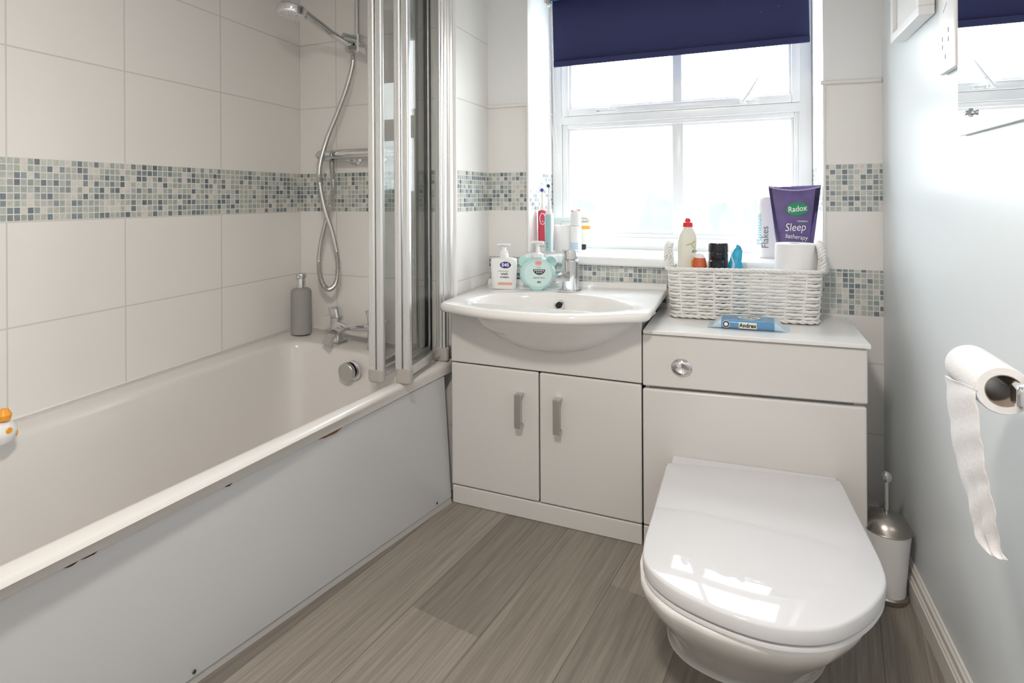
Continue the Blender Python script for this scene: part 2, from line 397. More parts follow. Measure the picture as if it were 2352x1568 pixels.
def raycast_loop(poly, cx, cy, n):
    """resample a star-shaped polygon at n equal angles around (cx,cy)"""
    out = []
    m = len(poly)
    for k in range(n):
        a = 2 * PI * k / n; dx, dy = math.cos(a), math.sin(a); best = None
        for i in range(m):
            x0, y0 = poly[i][0] - cx, poly[i][1] - cy; x1, y1 = poly[(i + 1) % m][0] - cx, poly[(i + 1) % m][1] - cy
            ex, ey = x1 - x0, y1 - y0; den = dx * ey - dy * ex
            if abs(den) < 1e-12: continue
            t = (x0 * ey - y0 * ex) / den; u = (x0 * dy - y0 * dx) / den
            if t > 0 and -1e-6 <= u <= 1 + 1e-6 and (best is None or t > best): best = t
        out.append((cx + dx * best, cy + dy * best))
    return out

# ------------------------------------------------------------------ room shell
YW, YE, XN, XR, XL = 2.1158, 1.8220, -0.9778, 0.4180, -1.7080
def XLw(y): return XL + 0.07 * (YE - y)
def XRw(y): return XR + 0.0148 * (YW - y)
ZC = 2.05; YB = -0.55
Z1, MTP, MBT, Z3 = 1.449, 1.181, 1.024, 0.767
CH = (MTP - MBT) / 9
TILE, MOS, PLA = 0, 1, 2

def wall_patch(mb, P, s0, s1, z0, z1, u0, u1, v0, v1, mi):
    """P(s) -> (x,y); one quad between s0..s1, z0..z1"""
    a, b = P(s0), P(s1)
    mb.face([(a[0], a[1], z0), (b[0], b[1], z0), (b[0], b[1], z1), (a[0], a[1], z1)], [(u0, v0), (u1, v0), (u1, v1), (u0, v1)], mi)

# left wall
mb = MB()
ys = [-0.55, -0.34, -0.05, 0.225, 0.4955, 0.778, 1.070, 1.4137, YE]
P = lambda y: (XLw(y), y)
for i in range(len(ys) - 1):
    a, b = ys[i], ys[i + 1]; u0, u1 = i, i + 1
    rows = [(0.0, 0.2385, 0, 0.9), (0.2385, 0.5035, 1, 2), (0.5035, Z3, 2, 3), (Z3, MBT - 0.003, 3, 3.97)]
    for z0, z1, v0, v1 in rows: wall_patch(mb, P, a, b, z0, z1, u0, u1, v0, v1, TILE)
    wall_patch(mb, P, a, b, MBT - 0.003, MBT, 0, 0.001, 0.5, 0.5, TILE)
    wall_patch(mb, P, a, b, MBT, MTP, i * 20, (i + 1) * 20, 0, 9, MOS)
    for z0, z1, v0, v1 in ((MTP, Z1, 4.03, 5), (Z1, 1.714, 5, 6), (1.714, 1.979, 6, 7), (1.979, ZC, 7, 7.3)): wall_patch(mb, P, a, b, z0, z1, u0, u1, v0, v1, TILE)
struct(mb.build('wall_left', ['tile', 'mosaic', 'plaster'], smooth=0, recalc=False))

# bath end wall + return wall
def tiled_strip(mb, P, s0, s1, sg, pitch, z0=0.0, ztop=ZC, top_plaster=False, chip0=0, m2=False):
    """strip of tiling with a vertical grout at s = sg (+k*pitch)"""
    u = lambda s: (s - sg) / pitch
    def rep(za, zb, va, vb): wall_patch(mb, P, s0, s1, za, zb, u(s0), u(s1), va, vb, TILE)
    L = abs(s1 - s0)
    if not m2:
        for za, zb, va, vb in ((0.0, 0.2385, 0.1, 1), (0.2385, 0.5035, 1, 2), (0.5035, Z3, 2, 3), (Z3, MBT, 3, 3.97)):
            if zb > z0: rep(max(za, z0), zb, va if za >= z0 else va + 0.02, vb)
    else:
        for za, zb, va, vb in ((0.0, 0.04, 0.8, 1), (0.04, 0.305, 1, 2), (0.305, 0.533, 2, 3), (0.533, 0.685, 3, 3.6), (0.8345, MBT, 3.05, 3.97)): rep(za, zb, va, vb)
        wall_patch(mb, P, s0, s1, 0.685, 0.8345, chip0 + 5, chip0 + 5 + (s1 - s0) / 0.01745, 20, 28.55, MOS)
    wall_patch(mb, P, s0, s1, MBT, MTP, chip0, chip0 + (s1 - s0) / 0.01745, 0, 9, MOS)
    rep(MTP, Z1, 4.03, 5)
    if top_plaster: wall_patch(mb, P, s0, s1, Z1, ztop, 0.5, 0.6, 0.5, 0.6, PLA)
    else: rep(Z1, 1.714, 5, 6); rep(1.714, 1.979, 6, 7); rep(1.979, ztop, 7, 7.3)
mb = MB(); tiled_strip(mb, lambda x: (x, YE), XL, XN, -1.520, 0.349, chip0=300)
struct(mb.build('wall_bath_end', ['tile', 'mosaic', 'plaster'], smooth=0, recalc=False))
mb = MB(); tiled_strip(mb, lambda y: (XN, y), YE, YW, 1.72, 0.6, chip0=500)
struct(mb.build('wall_return', ['tile', 'mosaic', 'plaster'], smooth=0, recalc=False))

# window wall with its opening and reveals
OX0, OX1, OZ0, OZ1, YF = -0.800, 0.2515, 0.838, 1.955, 2.425
mb = MB()
Pw = lambda x: (x, YW)
tiled_strip(mb, Pw, XN, OX0, XN - 0.05, 0.6, top_plaster=True, chip0=700, m2=True)
tiled_strip(mb, Pw, OX1, XR + 0.004, 0.0, 0.6, top_plaster=True, chip0=803, m2=True)
for za, zb, va, vb in ((0.0, 0.04, 0.8, 1), (0.04, 0.305, 1, 2), (0.305, 0.533, 2, 3), (0.533, 0.685, 3, 3.6)):
    wall_patch(mb, Pw, OX0, OX1, za, zb, 0.1, 0.9, va, vb, TILE)
wall_patch(mb, Pw, OX0, OX1, 0.685, OZ0, 720, 720 + (OX1 - OX0) / 0.01745, 20, 28.7, MOS)
wall_patch(mb, Pw, OX0, OX1, OZ1, ZC, 0.5, 0.6, 0.5, 0.6, PLA)
for X, flip in ((OX0, 1), (OX1, -1)):
    Pr = lambda y, X=X: (X, y)
    wall_patch(mb, Pr, YW, YF + 0.07, OZ0, MBT, 0.1, 0.9, 3.1, 3.9, TILE)
    wall_patch(mb, Pr, YW, YF + 0.07, MBT, MTP, 900, 900 + 21.5, 0, 9, MOS)
    wall_patch(mb, Pr, YW, YF + 0.07, MTP, Z1, 0.1, 0.9, 4.03, 5, TILE)
    wall_patch(mb, Pr, YW, YF + 0.07, Z1, OZ1, 0.5, 0.6, 0.5, 0.6, PLA)
mb.face([(OX0, YW, OZ1), (OX1, YW, OZ1), (OX1, YF + 0.07, OZ1), (OX0, YF + 0.07, OZ1)], None, PLA)
struct(mb.build('wall_window', ['tile', 'mosaic', 'plaster'], smooth=0, recalc=False))

# right wall, near wall, ceiling
mb = MB(); mb.face([(XRw(YB), YB, 0), (XRw(YW) + 0.0005, YW, 0), (XRw(YW) + 0.0005, YW, ZC), (XRw(YB), YB, ZC)])
struct(mb.build('wall_right', 'bluewall', smooth=0, recalc=False))
mb = MB(); mb.face([(XLw(YB), YB, 0), (XRw(YB), YB, 0), (XRw(YB), YB, ZC), (XLw(YB), YB, ZC)])
struct(mb.build('wall_near', 'plaster', smooth=0, recalc=False))
mb = MB(); mb.box(-1.75, 0.47, YB - 0.02, YW, ZC, ZC + 0.03)
struct(mb.build('ceiling', 'ceil', smooth=0))
d = thing('door_1', 'white panelled door in the wall behind the camera', 'door'); struct(d)
mb = MB(); mb.box(-0.62, 0.12, YB + 0.001, YB + 0.03, 0.0, 1.72, 0.004); mb.build('door_leaf', 'door', d)
mb = MB()
mb.box(-0.69, -0.62, YB + 0.001, YB + 0.022, 0, 1.79, 0.004); mb.box(0.12, 0.19, YB + 0.001, YB + 0.022, 0, 1.79, 0.004); mb.box(-0.69, 0.19, YB + 0.001, YB + 0.022, 1.72, 1.79, 0.004)
mb.build('door_frame', 'door', d)
mb = MB(); mb.tube([(-0.55, YB + 0.03, 0.85), (-0.55, YB + 0.07, 0.85), (-0.45, YB + 0.075, 0.85)], 0.009); mb.build('door_handle', 'chrome', d)

# floor: printed planks running a few degrees off the wall
mb = MB(); tones = []
D = Vector((0.1386, 0.9903)); N = Vector((0.9903, -0.1386))
org = Vector((-0.377, 1.30))
W = 0.2125
rowdef = {-5: [(-9, .5, 9)], -4: [(-9, .45, 9)], -3: [(-9, .22, 0.36), (0.36, .60, 9)],
          -2: [(-9, .66, 9)], -1: [(-9, .74, -0.100), (-0.100, .36, 9)], 0: [(-9, .52, 9)], 1: [(-9, .34, 0.240), (0.240, .70, 9)],
          2: [(-9, .22, 9)], 3: [(-9, .15, 0.15), (0.15, .46, 9)], 4: [(-9, .5, 9)]}
def clip(poly, nx, ny, c):
    out = []
    for i in range(len(poly)):
        p, q = poly[i], poly[(i + 1) % len(poly)]; dp = p[0] * nx + p[1] * ny - c; dq = q[0] * nx + q[1] * ny - c
        if dp <= 0: out.append(p)
        if dp * dq < 0:
            t = dp / (dp - dq); out.append((p[0] + (q[0] - p[0]) * t, p[1] + (q[1] - p[1]) * t))
    return out
for k in range(-9, 8):
    # slight fan of the joints, as laid
    segs = rowdef.get(k - 1 + 1, [(-9, random.Random(k).uniform(.3, .7), 9)])
    for (a, tn, b) in segs:
        a2, b2 = max(a, -2.2), min(b, 1.2)
        o = org + N * (W * (k - 1))
        poly = [tuple(o + D * a2), tuple(o + N * W + D * a2), tuple(o + N * W + D * b2), tuple(o + D * b2)]
        for nx, ny, c in ((-1, 0, 1.74), (1, 0, 0.46), (0, -1, -YB + 0.0), (0, 1, YW)): poly = clip(poly, nx, ny, c) if len(poly) > 2 else poly
        if len(poly) < 3: continue
        uvs = []
        for p in poly:
            q = Vector(p) - o; uvs.append((q.dot(N) / W * 0.9999 + 0.00005 + k * 0, q.dot(D)))
        mb.face([(p[0], p[1], 0.0) for p in poly], uvs); tones.append(tn)
fo = mb.build('floor', 'vinyl', smooth=0)
at = fo.data.attributes.new('tone', 'FLOAT', 'FACE'); at.data.foreach_set('value', tones); struct(fo)

# trims and skirting
mb = MB(); mb.lathe([(0.009, 0.47), (0.009, ZC)], 16, Matrix.Translation((XN - 0.002, YE + 0.002, 0))); struct(mb.build('trim_1', 'trim'))
mb = MB()
mb.tube([(XN + 0.001, YW - 0.003, Z1 + 0.005), (OX0 + 0.004, YW - 0.003, Z1 + 0.005)], 0.008, 12)
mb.tube([(OX0 - 0.001, YW - 0.003, Z1 + 0.003), (OX0 - 0.001, YW - 0.003, OZ0 + 0.02)], 0.006, 10)
mb.tube([(OX0 - 0.001, YW - 0.003, Z1 + 0.005), (OX0 - 0.001, YF, Z1 + 0.005)], 0.006, 10)
struct(mb.build('trim_2', 'trim'))
mb = MB()
mb.tube([(OX1 - 0.008, YW - 0.003, Z1 + 0.004), (XR - 0.002, YW - 0.003, Z1 - 0.001)], 0.007, 12)
mb.tube([(OX1 + 0.002, YW - 0.003, Z1 + 0.003), (OX1 + 0.002, YW - 0.003, OZ0 + 0.02)], 0.0045, 10)
struct(mb.build('trim_3', 'trim'))
SK = [(0, 0), (0.016, 0), (0.016, 0.05), (0.013, 0.053), (0.013, 0.058), (0.0095, 0.062), (0.0095, 0.076), (0.005, 0.081), (0.005, 0.085), (0, 0.088)]
mb = MB(); mb.loft([[(XRw(y) - p[0] - 0.0002, y, p[1]) for p in SK] for y in (YB + 0.0, YW - 0.0)]); struct(mb.build('baseboard_right', 'skirt', smooth=20))
mb = MB(); mb.loft([[(x, YW - p[0] - 0.0002, p[1]) for p in SK] for x in (0.312, XR - 0.016)]); struct(mb.build('baseboard_back', 'skirt', smooth=20))

# ------------------------------------------------------------------ window
w = thing('window_1', 'white double glazed window above the basin', 'window'); struct(w)
def frame_rect(mb, x0, x1, z0, z1, fw, y0, y1, fwb=None, fwt=None, bev=0.004):
    fb = fwb or fw; ft = fwt or fw
    mb.box(x0, x0 + fw, y0, y1, z0, z1, bev); mb.box(x1 - fw, x1, y0, y1, z0, z1, bev)
    mb.box(x0 + fw - .001, x1 - fw + .001, y0, y1, z0, z0 + fb, bev); mb.box(x0 + fw - .001, x1 - fw + .001, y0, y1, z1 - ft, z1, bev)
mb = MB()
frame_rect(mb, OX0 + 0.0005, OX1 - 0.0005, OZ0 + 0.008, OZ1 - 0.001, 0.045, YF, YF + 0.065, fwb=0.055, fwt=0.05)
mb.box(OX0 + 0.04, OX1 - 0.04, YF, YF + 0.06, 1.405, 1.442, 0.004)       # transom
mb.build('window_frame', 'pvc', w)
mb = MB(); xm = -0.250
# fixed lower light: stepped beads
frame_rect(mb, OX0 + 0.045, OX1 - 0.038, 0.895, 1.406, 0.024, YF + 0.008, YF + 0.055, fwb=0.022, fwt=0.02)
frame_rect(mb, OX0 + 0.068, OX1 - 0.061, 0.916, 1.388, 0.012, YF + 0.018, YF + 0.05, bev=0.002)
mb.box(xm - 0.022, xm + 0.024, YF + 0.012, YF + 0.05, 0.905, 1.395, 0.005)
mb.build('lower_sash', 'pvc', w)
mb = MB()
frame_rect(mb, OX0 + 0.052, OX1 - 0.042, 1.442, 1.90, 0.030, YF - 0.012, YF + 0.045, fwb=0.03, fwt=0.035)
frame_rect(mb, OX0 + 0.080, OX1 - 0.070, 1.470, 1.868, 0.012, YF + 0.004, YF + 0.04, bev=0.002)
mb.box(xm - 0.018, xm + 0.020, YF - 0.002, YF + 0.04, 1.465, 1.870, 0.005)
mb.build('upper_sash', 'pvc', w)
mb = MB(); mb.box(OX0 + 0.075, OX1 - 0.068, YF + 0.030, YF + 0.034, 0.92, 1.388); mb.build('lower_pane', 'winf', w, smooth=0)
mb = MB(); mb.box(OX0 + 0.086, OX1 - 0.076, YF + 0.020, YF + 0.024, 1.478, 1.866); mb.build('upper_pane', 'win', w, smooth=0)
mb = MB(); mb.box(-0.588, -0.535, YF - 0.026, YF - 0.012, 1.449, 1.466, 0.003); mb.box(-0.59, -0.50, YF - 0.032, YF - 0.024, 1.446, 1.458, 0.003)
h = mb.build('window_stay', 'pvc', w); mb = MB(); mb.lathe([(0.006, 0), (0.005, 0.003)], 14, Matrix.Translation((-0.578, YF - 0.032, 1.453)) @ Matrix.Rotation(PI / 2, 4, 'X')); mb.build('screw', 'chromes', h)
mb = MB()
mb.tube([(0.004, YF - 0.024, 1.449), (0.03, YF - 0.03, 1.487), (0.046, YF - 0.032, 1.515), (0.062, YF - 0.034, 1.543)], 0.009, 10, flat=(0.7, 1), rs=[0.012, 0.0105, 0.009, 0.006])
mb.box(-0.006, 0.022, YF - 0.03, YF - 0.012, 1.447, 1.46, 0.003); mb.box(0.026, 0.062, YF - 0.024, YF - 0.012, 1.447, 1.457, 0.003)
h = mb.build('casement_handle', 'pvc', w)
mb = MB(); mb.lathe([(0.006, 0), (0.006, 0.004)], 14, Matrix.Translation((0.026, YF - 0.034, 1.482)) @ Matrix.Rotation(PI / 2, 4, 'X')); mb.lathe([(0.005, 0), (0.005, 0.004)], 14, Matrix.Translation((0.052, YF - 0.024, 1.452)) @ Matrix.Rotation(PI / 2, 4, 'X')); mb.build('lock_button', 'chromes', h)
# sill board
mb = MB(); mb.box(OX0 + 0.0005, OX1 - 0.0005, YW, YF + 0.0, 0.816, 0.851); mb.box(OX0 - 0.012, OX1 + 0.012, YW - 0.030, YW - 0.0005, 0.816, 0.851, 0.012, 4)
struct(mb.build('window_sill', 'pvc')); 
bpy.data.objects['window_sill'].name = 'trim_4'

# hedge outside, seen faintly through the bottom of the panes
mb = MB(); rn = random.Random(11); n_ = 60
loops = []
for i in range(n_ + 1):
    x = -6.0 + 10.0 * i / n_; h_ = 1.13 + 0.05 * math.sin(i * .9) + rn.uniform(-.04, .04)
    loops.append([(x, 7.6 + rn.uniform(-.1, .1), 0.0), (x, 6.6 + rn.uniform(-.1, .1), 0.0), (x, 6.55 + rn.uniform(-.12, .12), h_ * .5), (x, 6.65 + rn.uniform(-.1, .1), h_ * .92), (x, 7.1, h_ + rn.uniform(0, .05)), (x, 7.55 + rn.uniform(-.1, .1), h_ * .9)])
mb.loft(loops); tag(mb.build('garden_hedge', 'hedge', smooth=0), 'dim green hedge outside, showing faintly through the textured lower window panes', 'hedge')

mb = MB(); mb.face([(-14, 2.7, -0.01), (14, 2.7, -0.01), (14, 30, -0.01), (-14, 30, -0.01)]); struct(mb.build('ground', 'lawn', smooth=0))

# ------------------------------------------------------------------ roller blind
t = thing('roller_blind', 'navy blue roller blind half lowered over the window', 'blind', (-0.245, 2.155, 1.89))
def L(x, y, z): return (x + 0.245, y - 2.155, z - 1.89)
mb = MB(); n = 24
for i in range(n):
    xa, xb = [(-0.711 + 0.924 * k / n) for k in (i, i + 1)]
    xa2, xb2 = [(-0.703 + 0.9205 * k / n) for k in (i, i + 1)]
    za, zb = [1.6175 - 0.007 * k / n for k in (i, i + 1)]
    wob = lambda x: 0.0015 * math.sin(9 * x)
    mb.face([L(xa2, 2.16 + wob(xa2), za), L(xb2, 2.16 + wob(xb2), zb), L(xb, 2.165, 1.915), L(xa, 2.165, 1.915)])
bmesh.ops.remove_doubles(mb.bm, verts=mb.bm.verts[:], dist=1e-5)
fab = mb.build('blind_fabric', 'blind', t); so = fab.modifiers.new('thickness', 'SOLIDIFY'); so.thickness = 0.0008
mb = MB(); mb.box(*[v for v in (-0.7035 + 0.245, 0.2178 + 0.245, -0.001, 0.009, 1.6035 - 1.89, 1.626 - 1.89)], 0.003)
mb.build('bottom_bar', 'blind', t)
mb = MB(); mb.lathe([(0.030, -0.462), (0.030, 0.462)], 28, Matrix.Translation((-0.003, 0.0, 0.012)) @ Matrix.Rotation(PI / 2, 4, 'Y')); mb.build('fabric_roll', 'litroll', t)
mb = MB()
mb.lathe([(0.024, 0), (0.024, 0.012), (0.018, 0.016)], 24, Matrix.Translation((-0.478, 0, 0.006)) @ Matrix.Rotation(PI / 2, 4, 'Y'))
mb.box(-0.492, -0.478, -0.02, 0.03, -0.03, 0.06, 0.003); mb.build('bracket', 'pvc', t)
mb = MB(); mb.box(0.468, 0.48, -0.02, 0.03, -0.03, 0.06, 0.003); mb.build('bracket', 'pvc', t)
mb = MB(); mb.tube([(-0.476, -0.012, -0.02), (-0.472, -0.012, -0.036)], 0.012, 10); mb.build('chain_guide', 'chromes', t)
mb = MB()
front = catmull([L(-0.716, 2.14, 1.86), L(-0.714, 2.14, 1.65), L(-0.7125, 2.14, 1.435), L(-0.698, 2.15, 1.26), L(-0.682, 2.155, 1.185), L(-0.6815, 2.158, 1.18)], 8)
back = catmull([L(-0.6815, 2.158, 1.18), L(-0.690, 2.162, 1.25), L(-0.703, 2.165, 1.42), L(-0.7115, 2.165, 1.65), L(-0.713, 2.165, 1.86)], 8)
def beads(mb, path, step, r):
    acc = 0; last = path[0]
    for p in path[1:]:
        seg = (p - last).length
        while acc + seg >= step:
            tt = (step - acc) / seg; last = last.lerp(p, tt); seg = (p - last).length; acc = 0
            bmesh.ops.create_icosphere(mb.bm, subdivisions=1, radius=r, matrix=Matrix.Translation(last))
        acc += seg; last = p
beads(mb, front, 0.0085, 0.0029); beads(mb, back, 0.0085, 0.0026); mb.tube(front, 0.0008, 5); mb.tube(back, 0.0008, 5)
ch = mb.build('bead_chain', 'white', t)

# ------------------------------------------------------------------ bath
def rimz(x): return 0.545 - (x + 1.6) * 0.0917
def unit_rr(rx, ry, m=10, k=6):
    """closed loop in the unit square, same vertex count for any radius"""
    pts = []
    cor = [((1 - rx, ry), (1, 0), -90), ((1 - rx, 1 - ry), (1, 1), 0), ((rx, 1 - ry), (0, 1), 90), ((rx, ry), (0, 0), 180)]
    for ci in range(4):
        (cx, cy), _, a0 = cor[ci]
        for i in range(k + 1):
            a = math.radians(a0 + 90 * i / k); pts.append((cx + rx * math.cos(a), cy + ry * math.sin(a)))
        e0 = pts[-1]; nc = cor[(ci + 1) % 4]; a = math.radians(nc[2]); e1 = (nc[0][0] + rx * math.cos(a), nc[0][1] + ry * math.sin(a))
        for i in range(1, m): pts.append((e0[0] + (e1[0] - e0[0]) * i / m, e0[1] + (e1[1] - e0[1]) * i / m))
    return pts
def bil(q, ab):
    a, b = ab; (nl, fl, fr, nr) = q
    x = (nl[0] * (1 - a) + nr[0] * a) * (1 - b) + (fl[0] * (1 - a) + fr[0] * a) * b
    y = (nl[1] * (1 - a) + nr[1] * a) * (1 - b) + (fl[1] * (1 - a) + fr[1] * a) * b
    return x, y
bath = thing('bathtub', 'white built-in bathtub with a flat front panel along the left wall', 'bathtub', (-1.35, 0.95, 0.0))
def BL(x, y, z): return (x + 1.35, y - 0.95, z)
qo = ((XLw(0.05) + 0.001, 0.05), (XL + 0.002, 1.8205), (-0.974, 1.8205), (-1.070, 0.05))
qseam = ((XLw(0.05) + 0.001, 0.05), (XL + 0.002, 1.8205), (-0.974, 1.8205), (-1.118, 0.05))
qi = ((-1.515, 0.16), (-1.585, 1.648), (-1.018, 1.672), (-1.118, 0.16))
qb = ((-1.46, 0.48), (-1.46, 1.50), (-1.27, 1.50), (-1.40, 0.48))
def lp(q, rx, ry, zf, shrink=0.0):
    out = []
    for ab in unit_rr(rx, ry):
        x, y = bil(q, ab); out.append(BL(x, y, zf(x)))
    return out
def qlerp(a, b, t): return tuple((p[0] * (1 - t) + r[0] * t, p[1] * (1 - t) + r[1] * t) for p, r in zip(a, b))
def qout(q, d): # grow outward
    (a, b, c, e) = q; return ((a[0] - d, a[1] - d), (b[0] - d, b[1] + d), (c[0] + d, c[1] + d), (e[0] + d, e[1] - d))
loops = [lp(qout(qseam, -0.012), .004, .002, lambda x: 0.447), lp(qseam, .004, .002, lambda x: 0.447), lp(qlerp(qseam, qo, .5), .004, .002, lambda x: rimz(x) - 0.022), lp(qout(qo, -0.001), .004, .002, lambda x: rimz(x) - 0.012),
         lp(qout(qo, -0.004), .004, .002, lambda x: rimz(x) - 0.004), lp(qout(qo, -0.010), .004, .002, lambda x: rimz(x)), lp(qout(qi, 0.012), .14, .055, rimz),
         lp(qout(qi, 0.004), .14, .055, lambda x: rimz(x) - 0.002), lp(qout(qi, 0.0), .15, .06, lambda x: rimz(x) - 0.007), lp(qout(qi, -0.004), .16, .06, lambda x: rimz(x) - 0.018)]
for tt, dz in ((0.12, 0.10), (0.3, 0.2), (0.48, 0.29), (0.68, 0.355), (0.9, 0.39), (1.12, 0.40)):
    q = qlerp(qout(qi, -0.004), qb, tt); loops.append(lp(q, .16 + .1 * tt, .06 + .06 * tt, lambda x, dz=dz: 0.53 - dz - 0.004))
mb = MB(); mb.loft(loops, cap0=False, cap1=True)
mb.build('tub_shell', 'acrylic', bath, smooth=50)
# sealant line against the wall
mb = MB(); pth = [BL(XLw(y) + 0.003, y, 0.546) for y in (0.06, 0.6, 1.2, 1.6, 1.8)] + [BL(-1.70, 1.819, 0.549), BL(-1.35, 1.819, 0.523), BL(-0.98, 1.819, 0.489)]
mb.tube(pth, 0.004, 8); mb.build('sealant_bead', 'trim', bath)
# front panel, leaning slightly
def XT(y): return -0.9835 - 0.0868 * (1.744 - y)
def XB(y): return -0.9555 - 0.200 * (1.744 - y)
Yn = 0.05
def pan(y, z): t_ = z / 0.445; return XB(y) * (1 - t_) + XT(y) * t_
mb = MB(); y0, y1 = Yn, 1.7435
mb.hexa([BL(pan(y0, .02) - .016, y0, .02), BL(pan(y0, .02), y0, .02), BL(pan(y1, .02), y1, .02), BL(pan(y1, .02) - .016, y1, .02),
         BL(pan(y0, .443) - .016, y0, .443), BL(pan(y0, .443), y0, .443), BL(pan(y1, .443), y1, .443), BL(pan(y1, .443) - .016, y1, .443)])
panel = mb.build('front_panel', 'panelw', bath)
mb = MB()
mb.hexa([BL(pan(y0, .0) - .016, y0, .0), BL(pan(y0, .0) + 0.001, y0, .0), BL(pan(y1, .0) + 0.001, y1, .0), BL(pan(y1, .0) - .016, y1, .0),
         BL(pan(y0, .019) - .016, y0, .019), BL(pan(y0, .019) - 0.003, y0, .019), BL(pan(y1, .019) - 0.003, y1, .019), BL(pan(y1, .019) - .016, y1, .019)])
mb.build('bottom_edge_strip', 'foot2', panel)
rnd = random.Random(4)
for (yc, ln, hh, mtl, dz) in ((1.205, 0.085, 0.0085, 'chip', 0.0), (0.632, 0.032, 0.006, 'chipd', 0.0), (0.604, 0.03, 0.005, 'chipd', 0.0), (0.904, 0.02, 0.005, 'ink', 0.0)):
    mb = MB(); pts = []
    for i in range(9):
        y = yc - ln / 2 + ln * i / 8; pts.append((y, 0.444 - (hh * math.sin(PI * i / 8) * rnd.uniform(.6, 1.1)) - 0.001))
    for i in range(8, -1, -1):
        y = yc - ln / 2 + ln * i / 8; pts.append((y, 0.4445 + 0.002 * math.sin(PI * i / 8)))
    lo = [BL(pan(p[0], p[1]) + 0.0002, p[0], p[1]) for p in pts]; hi = [BL(pan(p[0], p[1]) + 0.0012, p[0], p[1]) for p in pts]
    mb.loft([lo, hi], cap0=False); plabel(mb.build('chipped_edge', mtl, panel, smooth=0), 'brown bare patch where the panel edge has chipped')
for y in (1.669, 0.872):
    mb = MB(); mb.lathe([(0.0045, 0), (0.0035, 0.002)], 12, Matrix.Translation(BL(pan(y, .032) + 0.0002, y, .032)) @ Matrix.Rotation(PI / 2, 4, 'Y')); mb.build('screw_head', 'screw', panel)
# overflow / pop-up control on the end wall of the tub
t2 = MB(); X = Matrix.Translation(BL(-1.290, 1.630, 0.463)) @ Matrix.Rotation(PI / 2 + 0.12, 4, 'X')
t2.lathe([(0.026, -0.012), (0.036, 0.0), (0.036, 0.004), (0.030, 0.008)], 40, X)
ov = t2.build('overflow_control', 'chrome', bath)
t2 = MB(); X2 = Matrix.Translation(BL(-1.302, 1.608, 0.460)) @ Matrix.Rotation(PI / 2 + 0.12, 4, 'X')
t2.lathe([(0.031, -0.010), (0.033, -0.008), (0.033, 0.004), (0.031, 0.006)], 40, X2); t2.build('turn_knob', 'chromes', ov)

# ------------------------------------------------------------------ bath mixer tap
def rotz(v, a): return (v[0] * math.cos(a) - v[1] * math.sin(a), v[0] * math.sin(a) + v[1] * math.cos(a))
tp = thing('bath_mixer_tap', 'chrome bath mixer tap with two pillars on the end of the bathtub rim', 'tap', (-1.354, 1.725, 0.5225))
for sx, hz in ((-1, 0.008), (1, -0.008)):
    x = sx * 0.086
    mb = MB(); mb.box(x - 0.028, x + 0.028, -0.028, 0.028, hz - 0.002, hz + 0.006, 0.002); mb.loft([[(x + p[0], p[1], z) for p in rrect(w_, w_, w_ * .3)] for z, w_ in ((hz + .006, .046), (.03, .041), (.065, .039), (.10, .041))])
    mb.build('pillar', 'chrome', tp)
    mb = MB(); mb.loft([[(x + p[0] - 0.004 * k, p[1], z) for p in rrect(w_, w_ * .95, w_ * .25)] for k, (z, w_) in enumerate(((.101, .041), (.118, .042), (.134, .043), (.1365, .037)))])
    hd = mb.build('tap_head', 'chrome', tp)
    mb = MB(); mb.hexa([(x + sx * .014, -.011, .112), (x + sx * .014, .011, .112), (x + sx * .062, .009, .098), (x + sx * .062, -.009, .098), (x + sx * .014, -.011, .119), (x + sx * .014, .011, .119), (x + sx * .062, .009, .102), (x + sx * .062, -.009, .102)], 0.001)
    mb.build('lever', 'chrome', hd)
mb = MB(); mb.loft([[(x, p[0] * k, 0.070 + z0 + p[1] * k) for p in rrect(.036, .026, .009)] for x, k, z0 in ((-.075, 1.1, 0.006), (-.04, .95, 0.0), (0, .95, -0.002), (.04, .95, 0.0), (.075, 1.1, 0.006))]); mb.build('bridge_body', 'chrome', tp)
# arched flat spout
mb = MB(); arc = [(0.03, -0.005, 0.078), (0.015, -0.03, 0.081), (-0.008, -0.058, 0.077), (-0.03, -0.083, 0.062), (-0.044, -0.098, 0.04), (-0.05, -0.104, 0.022)]
arc = catmull(arc, 5); loops = []
for i, p in enumerate(arc):
    tn = (arc[min(i + 1, len(arc) - 1)] - arc[max(i - 1, 0)]).normalized(); side = Vector((0.91, -0.40, 0)); up = tn.cross(side).normalized()
    wd = 0.026; th = 0.004
    loops.append([p + side * wd + up * th, p + side * wd - up * th, p - side * wd - up * th, p - side * wd + up * th])
mb.loft(loops); mb.build('spout', 'chrome', tp)

# ------------------------------------------------------------------ shower
yr = 1.772
r = thing('shower_riser_rail', 'vertical chrome riser rail on the tiled wall above the bath tap', 'rail', (-1.374, yr, 1.2))
mb = MB(); mb.lathe([(0.0105, 0.440), (0.0105, 0.83)], 20); mb.build('rail', 'chrome', r)
mb = MB(); mb.tube([(0, 0, 0.81), (0, YE - yr - 0.001, 0.81)], 0.011, 14); mb.build('wall_bracket', 'chrome', r)
mb = MB()
mb.loft([[(p[0], p[1], z) for p in rrect(.046, .040, .014)] for z in (0.438, 0.445, 0.500, 0.507)])
mb.loft([[(0.018 + 0.032 * k, p[0] - .003, .458 + p[1] - .016 * k) for p in rrect(.03, .045, .008)] for k in (0, .5, 1.0)])
sl = mb.build('slider', 'chrome', r)
mb = MB(); mb.tube([(-0.002, -0.018, 0.452), (-0.012, -0.048, 0.444)], 0.013, 16); mb.build('clamp_knob', 'chromes', sl)
mb = MB(); mb.tube([(-0.004, -0.012, 0.486), (-0.028, -0.052, 0.490)], 0.018, 16); mb.build('handset_holder', 'chrome', sl)

